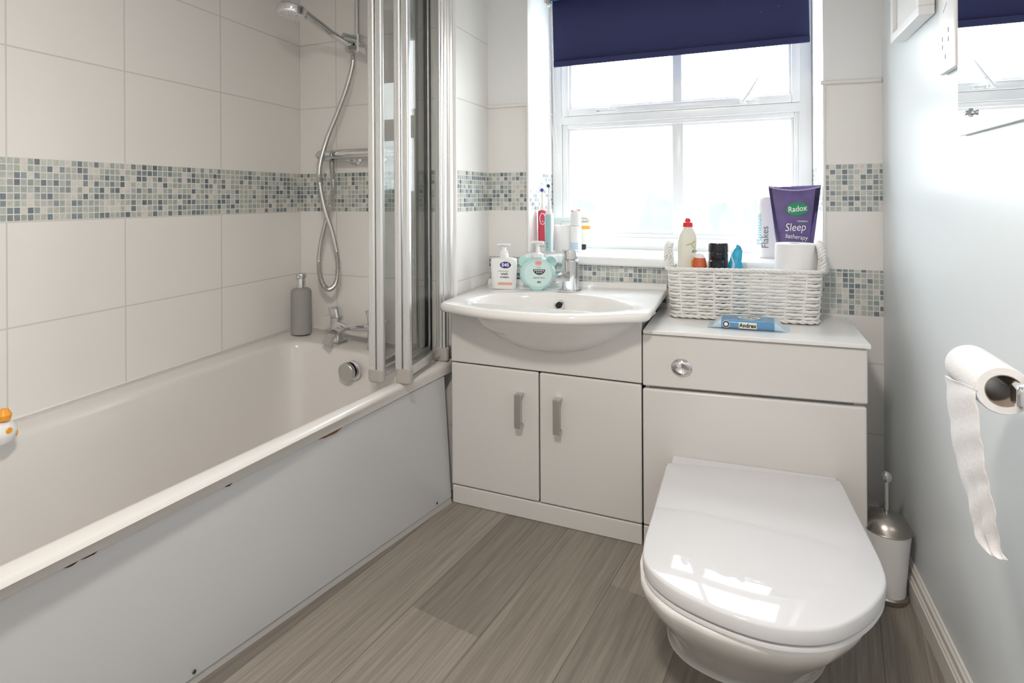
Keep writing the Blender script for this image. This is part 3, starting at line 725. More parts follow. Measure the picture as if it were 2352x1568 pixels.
hd = thing('hand_shower', 'round chrome hand shower head held high in the rail clamp', 'shower head', (-1.405, 1.715, 1.690))
base = Vector((-1.405, 1.715, 1.690)); headc = Vector((-1.418, 1.47, 1.722))
# direction from clamp to head
A = Vector((-0.020, -0.022, 0.006)); B = Vector((-0.060, -0.140, 0.062))
mb = MB()
pth = catmull([Vector((0.012, 0.02, -0.02)), A, A.lerp(B, .25), A.lerp(B, .6), A.lerp(B, .93)], 6)
mb.tube(pth, 0.013, 18, rs=[0.0125 + 0.003 * (i / len(pth)) for i in range(len(pth))])
mb.build('handle', 'chrome', hd)
hc = Vector((-0.066, -0.184, 0.052))
Xh = Matrix.Translation(hc) @ Matrix.Rotation(math.radians(-6), 4, 'X') @ Matrix.Rotation(math.radians(6), 4, 'Y')
mb = MB(); mb.lathe([(0.050, -0.016), (0.053, -0.010), (0.053, 0.008), (0.048, 0.015), (0.03, 0.019), (0.001, 0.021)], 44, Xh); mb.build('head_body', 'chrome', hd)
mb = MB(); mb.lathe([(0.047, -0.0175), (0.048, -0.0160)], 44, Xh)
for ring, cnt in ((0.040, 22), (0.029, 14), (0.017, 8)):
    for i in range(cnt):
        a = 2 * PI * i / cnt; mb.lathe([(0.0022, -0.0198), (0.0030, -0.0174)], 6, Xh @ Matrix.Translation((ring * math.cos(a), ring * math.sin(a), 0)))
mb.build('spray_face', 'whites', hd)

hs = thing('shower_hose', 'long ribbed chrome hose hanging in a loop down from the hand shower', 'hose', (-1.45, 1.745, 0.70))
path = [(-1.385, 1.745, 1.655), (-1.378, 1.75, 1.60), (-1.405, 1.745, 1.50), (-1.448, 1.74, 1.40), (-1.489, 1.728, 1.30), (-1.503, 1.706, 1.20), (-1.500, 1.706, 1.12), (-1.484, 1.715, 1.03), (-1.465, 1.73, 0.95), (-1.452, 1.74, 0.87), (-1.450, 1.745, 0.80), (-1.465, 1.748, 0.745), (-1.500, 1.75, 0.722), (-1.533, 1.752, 0.745), (-1.549, 1.752, 0.81), (-1.541, 1.752, 0.89), (-1.518, 1.752, 0.97), (-1.494, 1.753, 1.05), (-1.479, 1.755, 1.12), (-1.487, 1.758, 1.19), (-1.492, 1.762, 1.225)]
cp = catmull([Vector(p) - Vector((-1.45, 1.745, 0.70)) for p in path], 26)
mb = MB(); mb.tube(cp, 0.0100, 12, rs=[0.0106 if i % 2 else 0.0088 for i in range(len(cp))]); mb.build('ribbed_hose', 'chromes', hs, smooth=60)
mb = MB(); mb.tube(cp[:12], 0.0115, 14); mb.build('hose_nut', 'chrome', hs)

v = thing('shower_valve', 'horizontal chrome thermostatic shower bar valve on the bath end wall', 'shower valve', (-1.36, 1.768, 1.249))
Xr = Matrix.Rotation(PI / 2, 4, 'Y')
mb = MB(); mb.lathe([(0.0215, -0.118), (0.0215, 0.10)], 28, Xr); mb.build('valve_body', 'chrome', v)
mb = MB(); mb.lathe([(0.010, -0.212), (0.019, -0.198), (0.0225, -0.185), (0.0225, -0.128), (0.019, -0.121)], 28, Xr); mb.build('temperature_knob', 'chrome', v)
mb = MB(); mb.lathe([(0.019, 0.104), (0.0225, 0.111), (0.0225, 0.168), (0.012, 0.176)], 28, Xr); mb.build('flow_knob', 'chrome', v)
for x in (-0.06, 0.06):
    mb = MB(); mb.lathe([(0.030, 0.0), (0.030, 0.006), (0.020, 0.012), (0.014, 0.05)], 28, Matrix.Translation((x, YE - 1.768 - 0.0005, -0.012)) @ Matrix.Rotation(PI / 2, 4, 'X')); mb.build('wall_flange', 'chrome', v)

# folding shower screen
sc = thing('folding_shower_screen', 'folded glass shower screen with aluminium frames standing on the bathtub rim', 'shower screen', (-1.0, 1.65, 0.50))
def SL(x, y, z): return (x + 1.0, y - 1.65, z - 0.50)
ztop = 2.0
mb = MB(); mb.box(-0.035, 0.020, YE - 1.65 - 0.030, YE - 1.65 - 0.001, 0.0, ztop - 0.5, 0.004); mb.box(-0.020, 0.008, YE - 1.65 - 0.055, YE - 1.65 - 0.028, 0.0, ztop - 0.5, 0.006, 3); mb.build('wall_profile', 'alu', sc)
pts = [(-1.012, 1.765), (-0.998, 1.508), (-1.060, 1.765), (-1.070, 1.470), (-1.118, 1.775)]
def vstile(mb, x, y, z0, z1, w_=0.014, ridges=True):
    mb.loft([[SL(x + p[0], y + p[1], z) for p in rrect(w_ * 2, w_ * 1.6, w_ * .5)] for z in (z0, z1)])
for i in range(4):
    (xa, ya), (xb, yb) = pts[i], pts[i + 1]
    # offset the two stiles meeting at a front hinge side by side
    if i == 0: xb += 0.016
    if i == 1: xa -= 0.013; ya -= 0.002
    if i == 2: xb += 0.015
    if i == 3: xa -= 0.013; ya -= 0.002
    z0 = 0.512 if i != 3 else 0.517
    mb = MB(); vstile(mb, xa, ya, z0, ztop, 0.0125); vstile(mb, xb, yb, z0, ztop, 0.0125)
    for (x, y) in ((xa, ya), (xb, yb)):
        for o_ in (-0.006, 0.0, 0.006):
            mb.tube([SL(x + o_, y - 0.0102, z0 + 0.03), SL(x + o_, y - 0.0102, ztop)], 0.0017, 6)
    dx, dy = xb - xa, yb - ya; L_ = math.hypot(dx, dy); nx, ny = -dy / L_ * 0.008, dx / L_ * 0.008
    for za, zb in ((z0, z0 + 0.030), (ztop - 0.03, ztop)):
        mb.hexa([SL(xa + nx, ya + ny, za), SL(xb + nx, yb + ny, za), SL(xb - nx, yb - ny, za), SL(xa - nx, ya - ny, za), SL(xa + nx, ya + ny, zb), SL(xb + nx, yb + ny, zb), SL(xb - nx, yb - ny, zb), SL(xa - nx, ya - ny, zb)], 0.002)
    fr = mb.build('panel_frame', 'alu', sc)
    mb = MB(); nx *= .3; ny *= .3
    mb.hexa([SL(xa + nx, ya + ny, z0 + .02), SL(xb + nx, yb + ny, z0 + .02), SL(xb - nx, yb - ny, z0 + .02), SL(xa - nx, ya - ny, z0 + .02), SL(xa + nx, ya + ny, ztop - .02), SL(xb + nx, yb + ny, ztop - .02), SL(xb - nx, yb - ny, ztop - .02), SL(xa - nx, ya - ny, ztop - .02)])
    mb.build('glass_pane', 'glass', fr, smooth=0)
for (x, y) in ((-0.992, 1.506), (-1.070, 1.468), (-1.005, 1.765)):
    z0 = rimz(x)
    mb = MB(); mb.loft([[SL(x + p[0], y + p[1], z) for p in rrect(w_ * 2.15, w_, w_ * .45)] for z, w_ in ((z0 + 0.001, .020), (z0 + .005, .026), (.535, .0265), (.537, .024))]); mb.build('hinge_foot', 'foot', sc)

# grey soap dispenser in the bath corner
t = thing('soap_dispenser', 'grey stone-look soap dispenser with chrome pump in the bathtub corner', 'soap dispenser', (-1.6035, 1.712, 0.5485))
mb = MB(); mb.lathe([(0.036, 0), (0.0385, 0.003), (0.0385, 0.160), (0.0365, 0.171), (0.030, 0.177), (0.016, 0.179)], 40); mb.build('bottle', 'grey', t)
mb = MB(); mb.lathe([(0.0165, 0.178), (0.0175, 0.181), (0.0175, 0.200), (0.016, 0.2165)], 32); pc = mb.build('pump_collar', 'chrome', t)
mb = MB(); mb.lathe([(0.0155, 0.217), (0.0190, 0.2185), (0.0190, 0.231), (0.017, 0.234)], 32); mb.tube([(0.0, 0.0, 0.225), (0.016, -0.032, 0.226)], 0.005, 12); mb.build('pump_head', 'chromes', t)

# toy at the far left of the bath edge
t = thing('bath_toy', 'round white bath toy with orange spots at the left end of the bathtub rim', 'bath toy', (-1.518, 0.703, 0.5378))
mb = MB(); mb.lathe([(0.012, 0), (0.026, 0.006), (0.034, 0.02), (0.034, 0.034), (0.026, 0.047), (0.012, 0.053), (0.001, 0.055)], 28); mb.build('body', 'white', t)
mb = MB(); mb.lathe([(0.004, 0.052), (0.013, 0.055), (0.015, 0.066), (0.009, 0.078), (0.001, 0.080)], 20, Matrix.Translation((0.012, 0.006, 0))); mb.build('knob', 'orangel', t)
for a, z in ((0.2, 0.034), (-0.5, 0.018), (-1.2, 0.036), (0.9, 0.02)):
    mb = MB(); mb.lathe([(0.007, 0), (0.006, 0.001)], 14, Matrix.Translation((0.0335 * math.cos(a), 0.0335 * math.sin(a), z)) @ Matrix.Rotation(a, 4, 'Z') @ Matrix.Rotation(PI / 2, 4, 'Y')); mb.build('spot', 'orangel', t)

# ------------------------------------------------------------------ vanity unit
YC = 1.7440
vu = thing('vanity_unit', 'white gloss vanity cupboard with two doors under the basin', 'cabinet', (-0.62, 1.93, 0))
def V(x, y, z): return (x + 0.62, y - 1.93, z)
def vbox(mb, x0, x1, y0, y1, z0, z1, bev=0.0, seg=2): mb.box(x0 + 0.62, x1 + 0.62, y0 - 1.93, y1 - 1.93, z0, z1, bev, seg)
mb = MB()
vbox(mb, -0.952, -0.937, YC + 0.019, 2.112, 0.0, 0.705); vbox(mb, -0.309, -0.2935, YC + 0.019, 2.112, 0.0, 0.705)
vbox(mb, -0.937, -0.309, YC + 0.03, 2.108, 0.064, 0.078); vbox(mb, -0.937, -0.309, 2.098, 2.108, 0.078, 0.70)
mb.build('carcass', 'gap', vu)
mb = MB(); vbox(mb, -0.955, -0.2895, YC, YC + 0.018, 0.500, 0.708, 0.004, 3); mb.build('fascia_panel', 'unit', vu)
for (x0, x1, hx) in ((-0.955, -0.6285, -0.690), (-0.6245, -0.2905, -0.556)):
    mb = MB(); vbox(mb, x0, x1, YC, YC + 0.018, 0.0665, 0.4955, 0.0055, 3); dr = mb.build('door', 'unit', vu)
    mb = MB()
    vbox(mb, hx - 0.011, hx + 0.011, YC - 0.036, YC - 0.030, 0.314, 0.424, 0.001)
    for z in (0.314, 0.417): vbox(mb, hx - 0.011, hx + 0.011, YC - 0.034, YC - 0.0002, z, z + 0.007, 0.001)
    mb.build('handle', 'chromes', dr)
mb = MB(); mb.hexa([V(-0.953, YC + 0.002, 0.0), V(-0.2915, YC + 0.002, 0.0), V(-0.2915, YC + 0.02, 0.0), V(-0.953, YC + 0.02, 0.0), V(-0.953, YC + 0.002, 0.0625), V(-0.2915, YC + 0.002, 0.0625), V(-0.2915, YC + 0.02, 0.0625), V(-0.953, YC + 0.02, 0.0625)], 0.004, 3)
mb.build('plinth', 'unit', vu)

# ------------------------------------------------------------------ basin
bs = thing('washbasin', 'white ceramic basin with bowed front on top of the vanity cupboard', 'basin', (-0.61, 1.85, 0.73))
def bz(x): return 0.722 + (x + 0.97) * 0.0224
def bl(x, y, dz): return (x + 0.61, y - 1.85, bz(x) + dz - 0.73)
out_poly = [(-0.9745, 2.1125), (-0.9715, 1.95), (-0.965, 1.80), (-0.957, 1.69)]
bow = catmull([(-0.957, 1.69, 0), (-0.945, 1.650, 0), (-0.892, 1.6255, 0), (-0.76, 1.576, 0), (-0.613, 1.5505, 0), (-0.483, 1.556, 0), (-0.398, 1.582, 0), (-0.3085, 1.632, 0), (-0.262, 1.655, 0), (-0.2515, 1.69, 0)], 6)
out_poly += [(p.x, p.y) for p in bow[1:]] + [(-0.2535, 1.9), (-0.2555, 2.1125)]
inn = catmull([(-0.885, 1.755, 0), (-0.845, 1.672, 0), (-0.775, 1.632, 0), (-0.649, 1.600, 0), (-0.495, 1.604, 0), (-0.375, 1.655, 0), (-0.318, 1.725, 0), (-0.345, 1.80, 0), (-0.43, 1.885, 0), (-0.53, 1.925, 0), (-0.625, 1.935, 0), (-0.74, 1.915, 0), (-0.835, 1.86, 0)], 6, closed=True)
inn = [(p.x, p.y) for p in inn]
NB = 144; CXB, CYB = -0.606, 1.79
ro = raycast_loop(out_poly, CXB, CYB, NB); ri = raycast_loop(inn, CXB, CYB, NB)
def scl(lp_, s, cx=CXB, cy=CYB): return [(cx + (p[0] - cx) * s, cy + (p[1] - cy) * s) for p in lp_]
def inset(lp_, d):
    out = []
    for p in lp_:
        v_ = Vector((p[0] - CXB, p[1] - CYB)); l = v_.length; v_ = v_ * ((l - d) / l); out.append((CXB + v_.x, CYB + v_.y))
    return out
def hull(hw, yf, zdrop, cx=-0.590):
    """under-bowl contour: half width hw, front y yf, behind it runs inside the cupboard"""
    pts = []
    for k in range(NB):
        a = 2 * PI * k / NB; x = cx + hw * math.cos(a); s = math.sin(a)
        y = 1.85 + (0.13 * s if s > 0 else (1.85 - yf) * s)
        pts.append((x + 0.61, y - 1.85, bz(x) - zdrop - 0.73))
    return pts
def flat_(lp_, dz): return [bl(p[0], p[1], dz) for p in lp_]
loops = [hull(0.03, 1.80, 0.168), hull(0.10, 1.755, 0.165), hull(0.17, 1.71, 0.150), hull(0.225, 1.675, 0.125), hull(0.272, 1.645, 0.093), hull(0.305, 1.615, 0.062), hull(0.330, 1.59, 0.038),
         flat_(inset(ro, 0.012), -0.030), flat_(inset(ro, 0.004), -0.026), flat_(ro, -0.018), flat_(ro, -0.009), flat_(inset(ro, 0.003), -0.003), flat_(inset(ro, 0.010), 0.0),
         flat_(inset(ri, -0.012), 0.0), flat_(inset(ri, -0.004), -0.002), flat_(ri, -0.006), flat_(scl(ri, .97), -0.018), flat_(scl(ri, .93), -0.045), flat_(scl(ri, .85), -0.075), flat_(scl(ri, .70), -0.10), flat_(scl(ri, .45), -0.113), flat_(scl(ri, .15), -0.118)]
mb = MB(); mb.loft(loops); mb.build('bowl', 'ceramic', bs, smooth=60)
mb = MB(); mb.loft([[bl(x, 2.1135 - p[0], p[1]) for p in ((0, -0.02), (0, 0.018), (0.006, 0.020), (0.014, 0.014), (0.020, 0.002), (0.022, -0.004))] for x in (-0.974, -0.8, -0.5, -0.2565)]); mb.build('upstand', 'ceramic', bs)
Xo = Matrix.Translation(bl(-0.604, 1.9000, -0.0372)) @ Matrix.Rotation(math.radians(62), 4, 'X')
mb = MB(); mb.lathe([(0.0185, -0.006), (0.0185, 0.001), (0.016, 0.003), (0.0125, 0.0015)], 32, Xo, cap1=False); og = mb.build('overflow_ring', 'chrome', bs)
mb = MB(); mb.lathe([(0.0125, -0.001), (0.0125, 0.0008)], 28, Xo); mb.build('overflow_hole', 'dark', og)
mb = MB(); mb.lathe([(0.02, 0.0), (0.02, 0.004), (0.014, 0.007)], 28, Matrix.Translation(bl(-0.606, 1.79, -0.1175))); mb.build('waste', 'chrome', bs)

# basin tap
tp = thing('basin_tap', 'chrome monobloc mixer tap with side lever at the back of the basin', 'tap', (-0.587, 1.985, 0.7308), math.radians(0))
mb = MB(); mb.box(-0.040, 0.040, -0.030, 0.030, 0.0, 0.006, 0.0015); mb.build('base_plate', 'chrome', tp)
mb = MB(); mb.loft([[(p[0], p[1], z) for p in rrect(.061, .054, .026, 7)] for z in (0.006, 0.075, 0.112)]); mb.lathe([(0.029, 0.112), (0.0305, 0.114), (0.0305, 0.117), (0.029, 0.119)], 32); mb.build('tap_body', 'chrome', tp)
mb = MB(); mb.lathe([(0.0285, 0.120), (0.0285, 0.150), (0.0265, 0.153)], 36); cap = mb.build('cartridge_cap', 'chrome', tp)
mb = MB(); lv = [Vector((-0.016, -0.010, 0.146)), Vector((-0.045, -0.026, 0.143)), Vector((-0.078, -0.044, 0.140)), Vector((-0.090, -0.050, 0.143))]
loops = []
for p in lv: loops.append([p + Vector((.006, -.009, .004)), p + Vector((-.006, .009, .004)), p + Vector((-.006, .009, -.003)), p + Vector((.006, -.009, -.003))])
mb.loft(loops); mb.build('lever', 'chrome', cap)
mb = MB()
sp = [(Vector((0.0, -0.014, 0.060)), .024, .018), (Vector((-0.02, -0.045, 0.056)), .023, .014), (Vector((-0.040, -0.070, 0.050)), .023, .013)]
loops = []
for p, wd, th in sp:
    side = Vector((0.86, -0.5, 0)).normalized(); up = Vector((0, 0, 1))
    loops.append([p + side * wd * .5 + up * th, p + side * wd * .5 - up * th, p - side * wd * .5 - up * th, p - side * wd * .5 + up * th])
mb.loft(loops); mb.build('spout', 'chrome', tp, smooth=20)

# ------------------------------------------------------------------ WC unit + worktop
wu = thing('toilet_cistern_unit', 'white gloss back-to-wall cistern cabinet behind the toilet', 'cabinet', (0.013, 1.93, 0))
def wbox(mb, x0, x1, y0, y1, z0, z1, bev=0.0, seg=2): mb.box(x0 - 0.013, x1 - 0.013, y0 - 1.93, y1 - 1.93, z0, z1, bev, seg)
mb = MB(); wbox(mb, -0.280, -0.268, YC + .019, 2.105, 0.0, 0.657); wbox(mb, 0.278, 0.292, YC + .019, 2.105, 0.0, 0.657); wbox(mb, -0.268, 0.278, 2.09, 2.104, 0, .655)
wbox(mb, -0.268, 0.278, YC + 0.03, YC + 0.034, 0.46, 0.54)
mb.build('carcass', 'unit', wu)
mb = MB(); mb.hexa([(-0.3000, -0.186, 0.4945), (0.2965, -0.186, 0.5160), (0.2965, -0.168, 0.5160), (-0.3000, -0.168, 0.4945), (-0.3000, -0.186, 0.6545), (0.2965, -0.186, 0.6645), (0.2965, -0.168, 0.6645), (-0.3000, -0.168, 0.6545)], 0.006, 3); cp_ = mb.build('cistern_panel', 'unit', wu)
mb = MB(); mb.hexa([(-0.3000, -0.186, 0.0665), (0.2940, -0.186, 0.0665), (0.2940, -0.168, 0.0665), (-0.3000, -0.168, 0.0665), (-0.3000, -0.186, 0.4865), (0.2940, -0.186, 0.5075), (0.2940, -0.168, 0.5075), (-0.3000, -0.168, 0.4865)], 0.006, 3); mb.build('lower_panel', 'unit', wu)
mb = MB(); wbox(mb, -0.2870, 0.305, YC + 0.003, YC + .02, 0.0, 0.0625, 0.004, 3); mb.build('plinth', 'unit', wu)
Xb = Matrix.Translation((-0.1705 - 0.013, YC - 1.93 - 0.0005, 0.5635)) @ Matrix.Rotation(PI / 2, 4, 'X')
mb = MB(); mb.lathe([(0.0300, 0), (0.0300, 0.003), (0.026, 0.0065), (0.0225, 0.008), (0.0215, 0.0055)], 44, Xb, sy=0.88); fb = mb.build('flush_button_bezel', 'chrome', cp_)
mb = MB(); mb.lathe([(0.0205, 0.004), (0.0205, 0.0085), (0.017, 0.0095), (0.009, 0.007), (0.001, 0.006)], 40, Xb, sy=0.88); mb.build('flush_button', 'chrome', fb)
mb = MB(); mb.hexa([(-0.2835, 1.7345, 0.6575), (0.3155, 1.7345, 0.6675), (0.3155, 2.1135, 0.6675), (-0.2835, 2.1135, 0.6575), (-0.2835, 1.7345, 0.6690), (0.3155, 1.7345, 0.6790), (0.3155, 2.1135, 0.6790), (-0.2835, 2.1135, 0.6690)], 0.002)
for v_ in mb.bm.verts:
    if v_.co.x < 0 and v_.co.y > 1.75: v_.co.x = max(v_.co.x, -0.2835)
tag(mb.build('worktop', 'worktop'), 'glossy white worktop on the cistern cabinet, under the wicker basket', 'worktop')

# ------------------------------------------------------------------ toilet
wc = thing('toilet', 'white back-to-wall toilet with closed D-shaped lid', 'toilet', (0.025, 1.45, 0))
TX, TY = 0.025, 1.42
lidp = [(-0.204, 1.655), (-0.2045, 1.52), (-0.2045, 1.376), (-0.2045, 1.2475), (-0.189, 1.178), (-0.134, 1.127), (-0.052, 1.098), (0.0283, 1.0885), (0.0987, 1.1025), (0.157, 1.137), (0.2157, 1.206), (0.2554, 1.284), (0.2645, 1.350), (0.260, 1.451), (0.249, 1.60), (0.240, 1.7245)]
lc = catmull([(p[0], p[1], 0) for p in lidp], 5); lidpoly = [(p.x, p.y) for p in lc]
NT = 120
lid = raycast_loop(lidpoly, TX, TY, NT)
def tins(lp_, d):
    out = []
    for p in lp_:
        v_ = Vector((p[0] - TX, p[1] - TY)); l = v_.length; v_ = v_ * ((l - d) / l); out.append((TX + v_.x, TY + v_.y))
    return out
def T(lp_, z): return [(p[0] - 0.025, p[1] - 1.45, z) for p in lp_]
def fl(lp_, s): return [(TX + (p[0] - TX) * s, TY + (p[1] - TY) * s) for p in lp_]
mb = MB(); mb.loft([T(tins(lid, .006), .2805), T(tins(lid, .001), .284), T(lid, .287), T(lid, .3085), T(tins(lid, .001), .3110), T(tins(lid, .003), .3128), T(tins(lid, .007), .3138), T(fl(lid, .6), .3145), T(fl(lid, .2), .3150)])
mb.build('lid', 'lid', wc, smooth=60)
mb = MB(); mb.loft([T(tins(lid, .008), .268), T(tins(lid, .003), .270), T(tins(lid, .003), .277), T(tins(lid, .006), .2795)]); mb.build('seat', 'lid', wc, smooth=60)
# pan
fp = catmull([(-0.155, 1.7385, 0), (-0.178, 1.62, 0), (-0.182, 1.50, 0), (-0.170, 1.40, 0), (-0.13, 1.348, 0), (-0.06, 1.322, 0), (0.01, 1.320, 0), (0.08, 1.342, 0), (0.14, 1.395, 0), (0.178, 1.48, 0), (0.188, 1.60, 0), (0.190, 1.7385, 0)], 5)
foot = raycast_loop([(p.x, p.y) for p in fp], 0.01, 1.56, NT)
def toback(lp_, s=1.0): return [(p[0], 1.7385 if p[1] > 1.60 else p[1]) for p in lp_]
rimp = tins(lid, -0.010)
top = []
for p in rimp: top.append((p[0], p[1]))
# rim contour re-sampled from the foot centre so rings correspond
rp = raycast_loop([(-0.210, 1.7385), (-0.2125, 1.52), (-0.214, 1.376), (-0.2145, 1.250), (-0.199, 1.180), (-0.145, 1.128), (-0.060, 1.102), (0.0200, 1.095), (0.090, 1.109), (0.148, 1.142), (0.203, 1.210), (0.240, 1.290), (0.250, 1.360), (0.245, 1.451), (0.238, 1.7385)], 0.01, 1.56, NT)
def mixl(a, b, t): return [(p[0] * (1 - t) + q[0] * t, p[1] * (1 - t) + q[1] * t) for p, q in zip(a, b)]
prof = [(0.0, 0.0), (0.012, 0.01), (0.03, 0.08), (0.07, 0.24), (0.11, 0.41), (0.15, 0.59), (0.185, 0.75), (0.215, 0.875), (0.236, 0.95), (0.252, 0.99), (0.262, 1.0), (0.267, 0.985)]
mb = MB(); mb.loft([T(mixl(foot, rp, t_), z_) for z_, t_ in prof]); mb.build('pan', 'ceramic', wc, smooth=60)
mb = MB(); mb.loft([T(fl(foot, 1.006), 0.0), T(fl(foot, 1.004), 0.004)]); mb.build('sealant_bead', 'cream', wc)
mb = MB(); mb.hexa([(-0.222, 0.175, 0.262), (0.208, 0.235, 0.262), (0.208, 0.2935, 0.262), (-0.222, 0.2935, 0.262), (-0.222, 0.175, 0.292), (0.208, 0.235, 0.297), (0.208, 0.2935, 0.309), (-0.222, 0.2935, 0.296)], 0.004, 3)
mb.build('hinge_cover', 'lid', wc)

# toilet brush
tb = thing('toilet_brush', 'white toilet brush holder with steel dome lid in the corner by the skirting', 'toilet brush', (0.3545, 1.772, 0))
mb = MB(); mb.lathe([(0.047, 0), (0.048, 0.003), (0.048, 0.014), (0.045, 0.018)], 36); mb.build('base_ring', 'steel', tb)
mb = MB(); mb.lathe([(0.043, 0.018), (0.0445, 0.05), (0.050, 0.12), (0.056, 0.180), (0.056, 0.183), (0.052, 0.184)], 40, Matrix.Translation((0, 0, 0))); mb.build('holder', 'whites', tb)
mb = MB(); mb.lathe([(0.0575, 0.184), (0.0595, 0.186), (0.0575, 0.189), (0.053, 0.200), (0.042, 0.214), (0.024, 0.224), (0.008, 0.228)], 40); dm = mb.build('dome_lid', 'steel', tb)
mb = MB(); mb.lathe([(0.0055, 0.226), (0.0055, 0.312)], 16); mb.lathe([(0.0045, 0.306), (0.010, 0.309), (0.0135, 0.318), (0.0125, 0.327), (0.006, 0.333), (0.001, 0.334)], 24); mb.build('handle', 'chrome', tb)

# ------------------------------------------------------------------ wicker basket
bk = thing('wicker_basket', 'white wicker basket full of toiletries on the worktop', 'basket', (0.0, 2.015, 0.0), math.radians(0.8))
def bkring(z, grow=0.0):
    """perimeter point fn for height z : s in 0..1"""
    t_ = (z - 0.675) / 0.165
    hx = 0.221 + 0.009 * t_ + grow; hy = 0.073 + 0.008 * t_ + grow; r_ = 0.028
    pts = rrect(2 * hx, 2 * hy, r_, 6, (-0.004, 0.0))
    return pts
def arc_sample(pts, n, ph=0.0):
    L_ = [0]; m = len(pts)
    for i in range(m): L_.append(L_[-1] + math.dist(pts[i], pts[(i + 1) % m]))
    tot = L_[-1]; out = []; i = 0
    for k in range(n):
        s = ((k + ph) / n * tot) % tot
        i = 0
        while L_[i + 1] < s: i += 1
        t_ = (s - L_[i]) / max(L_[i + 1] - L_[i], 1e-9); a, b = pts[i], pts[(i + 1) % m]
        p = (a[0] + (b[0] - a[0]) * t_, a[1] + (b[1] - a[1]) * t_)
        tx, ty = b[0] - a[0], b[1] - a[1]; l = math.hypot(tx, ty); out.append((p, (ty / l, -tx / l)))
    return out
NS = 22; SUB = 8
def zoff(x): return 0.0167 * x          # follows the worktop
mb = MB(); rows = 15
for rr in range(rows):
    z = 0.684 + 0.0102 * rr; path = []
    for k, (p, nrm_) in enumerate(arc_sample(bkring(z), NS * SUB)):
        off = 0.0042 * math.sin(PI * k / SUB + PI * (rr % 2)); jit = 0.0008 * math.sin(k * 1.7 + rr * 2.1)
        path.append((p[0] + nrm_[0] * off, p[1] + nrm_[1] * off, z + jit + zoff(p[0])))
    mb.tube(path, 0.0044, 6, closed=True, flat=(1.08, 0.62))
mb.build('woven_sides', 'wicker', bk, smooth=80)
mb = MB()
for k in range(NS):
    a = arc_sample(bkring(0.675), NS)[k][0]; b = arc_sample(bkring(0.842), NS)[k][0]
    mb.tube([(a[0], a[1], 0.677 + zoff(a[0])), (b[0], b[1], 0.838 + zoff(a[0]))], 0.0034, 6)
mb.build('stakes', 'wicker', bk, smooth=80)
mb = MB()
def rope(mb, base, r_, rs_, turns, strands=3, closed=True, seg=6):
    n = len(base)
    for s in range(strands):
        path = []
        for i, p in enumerate(base):
            p = Vector(p); q = Vector(base[(i + 1) % n]) if closed or i < n - 1 else p + (p - Vector(base[i - 1]))
            t_ = (q - p).normalized(); ref = Vector((0, 0, 1)) if abs(t_.z) < .95 else Vector((1, 0, 0))
            u_ = t_.cross(ref).normalized(); w_ = t_.cross(u_)
            a = 2 * PI * (turns * i / n + s / strands); path.append(p + (u_ * math.cos(a) + w_ * math.sin(a)) * r_)
        mb.tube(path, rs_, seg, closed=closed)
base = [(p[0], p[1], 0.8385 + zoff(p[0])) for p, _ in arc_sample(bkring(0.842, 0.001), 240)]
rope(mb, base, 0.0034, 0.0042, 26)
mb.build('braided_rim', 'wicker', bk, smooth=80)
mb = MB(); base = [(p[0], p[1], 0.6825 + zoff(p[0])) for p, _ in arc_sample(bkring(0.675, 0.001), 240)]
rope(mb, base, 0.003, 0.004, 24, 2); mb.build('braided_base', 'wicker', bk, smooth=80)
mb = MB(); mb.box(-0.213, 0.205, -0.066, 0.066, 0.6815, 0.6845, 0.001)
mb.build('base_board', 'wicker', bk)
for sx in (-1, 1):
    mb = MB(); xc = -0.004 + sx * 0.229
    arch = catmull([(xc, -0.050, 0.835), (xc + sx * 0.004, -0.046, 0.875), (xc + sx * 0.003, -0.026, 0.908), (xc, 0.0, 0.918), (xc + sx * 0.003, 0.026, 0.908), (xc + sx * 0.004, 0.046, 0.875), (xc, 0.050, 0.835)], 14)
    arch = [Vector((p.x, p.y, p.z + zoff(p.x))) for p in arch]
    rope(mb, arch, 0.0085, 0.0050, 6, 4, closed=False)
    mb.build('twisted_handle', 'wicker', bk, smooth=80)

# ------------------------------------------------------------------ pump bottle on the basin
def BZ(x): return bz(x) + 0.0006
t = thing('hand_wash_bottle', 'white flat pump bottle of wash cream at the left of the basin', 'bottle', (-0.853, 1.985, BZ(-0.853)), math.radians(12))
prof2 = lambda w_, d_, r_: rrect(w_, d_, r_, 5)
mb = MB(); mb.loft([[(p[0], p[1], z) for p in prof2(w_, d_, r_)] for z, w_, d_, r_ in ((0, .086, .036, .015), (.003, .092, .042, .018), (.05, .098, .044, .02), (.10, .103, .044, .02), (.112, .102, .043, .02), (.118, .094, .038, .017), (.121, .05, .034, .0165))]); bt = mb.build('bottle', 'white', t, smooth=50)
mb = MB(); mb.lathe([(.018, .121), (.0185, .123), (.0185, .134), (.016, .137), (.016, .146), (.009, .148), (.009, .160), (.013, .162), (.013, .165)], 28); mb.box(-.026, .024, -.010, .010, .166, .173, .003); mb.box(-.0235, -.018, -.006, .006, .160, .168, .002); mb.build('pump', 'white', t)
mb = MB(); mb.prism([(0.010 + p[0], .094 + p[1]) for p in ellipse(.0215, .0125, 30)], -.0232, -.0220); lb = mb.build('oval_emblem', 'navy', t, smooth=0)
text('brand_lettering', 'E45', .017, 'wink', lb, (0.010, -.0234, .094), xs=1.15, off=.0006)
text('lettering', 'wash\ncream', .0125, 'ink', bt, (0.006, -.0226, .054), xs=1.1, off=.0002)
text('small_lettering', 'DERMATOLOGICAL', .0045, 'greyink', bt, (0.002, -.0226, .070))
mb = MB(); mb.box(-.020, .036, -.0226, -.0220, .018, .027); mb.build('peach_band', 'peach', bt, smooth=0)

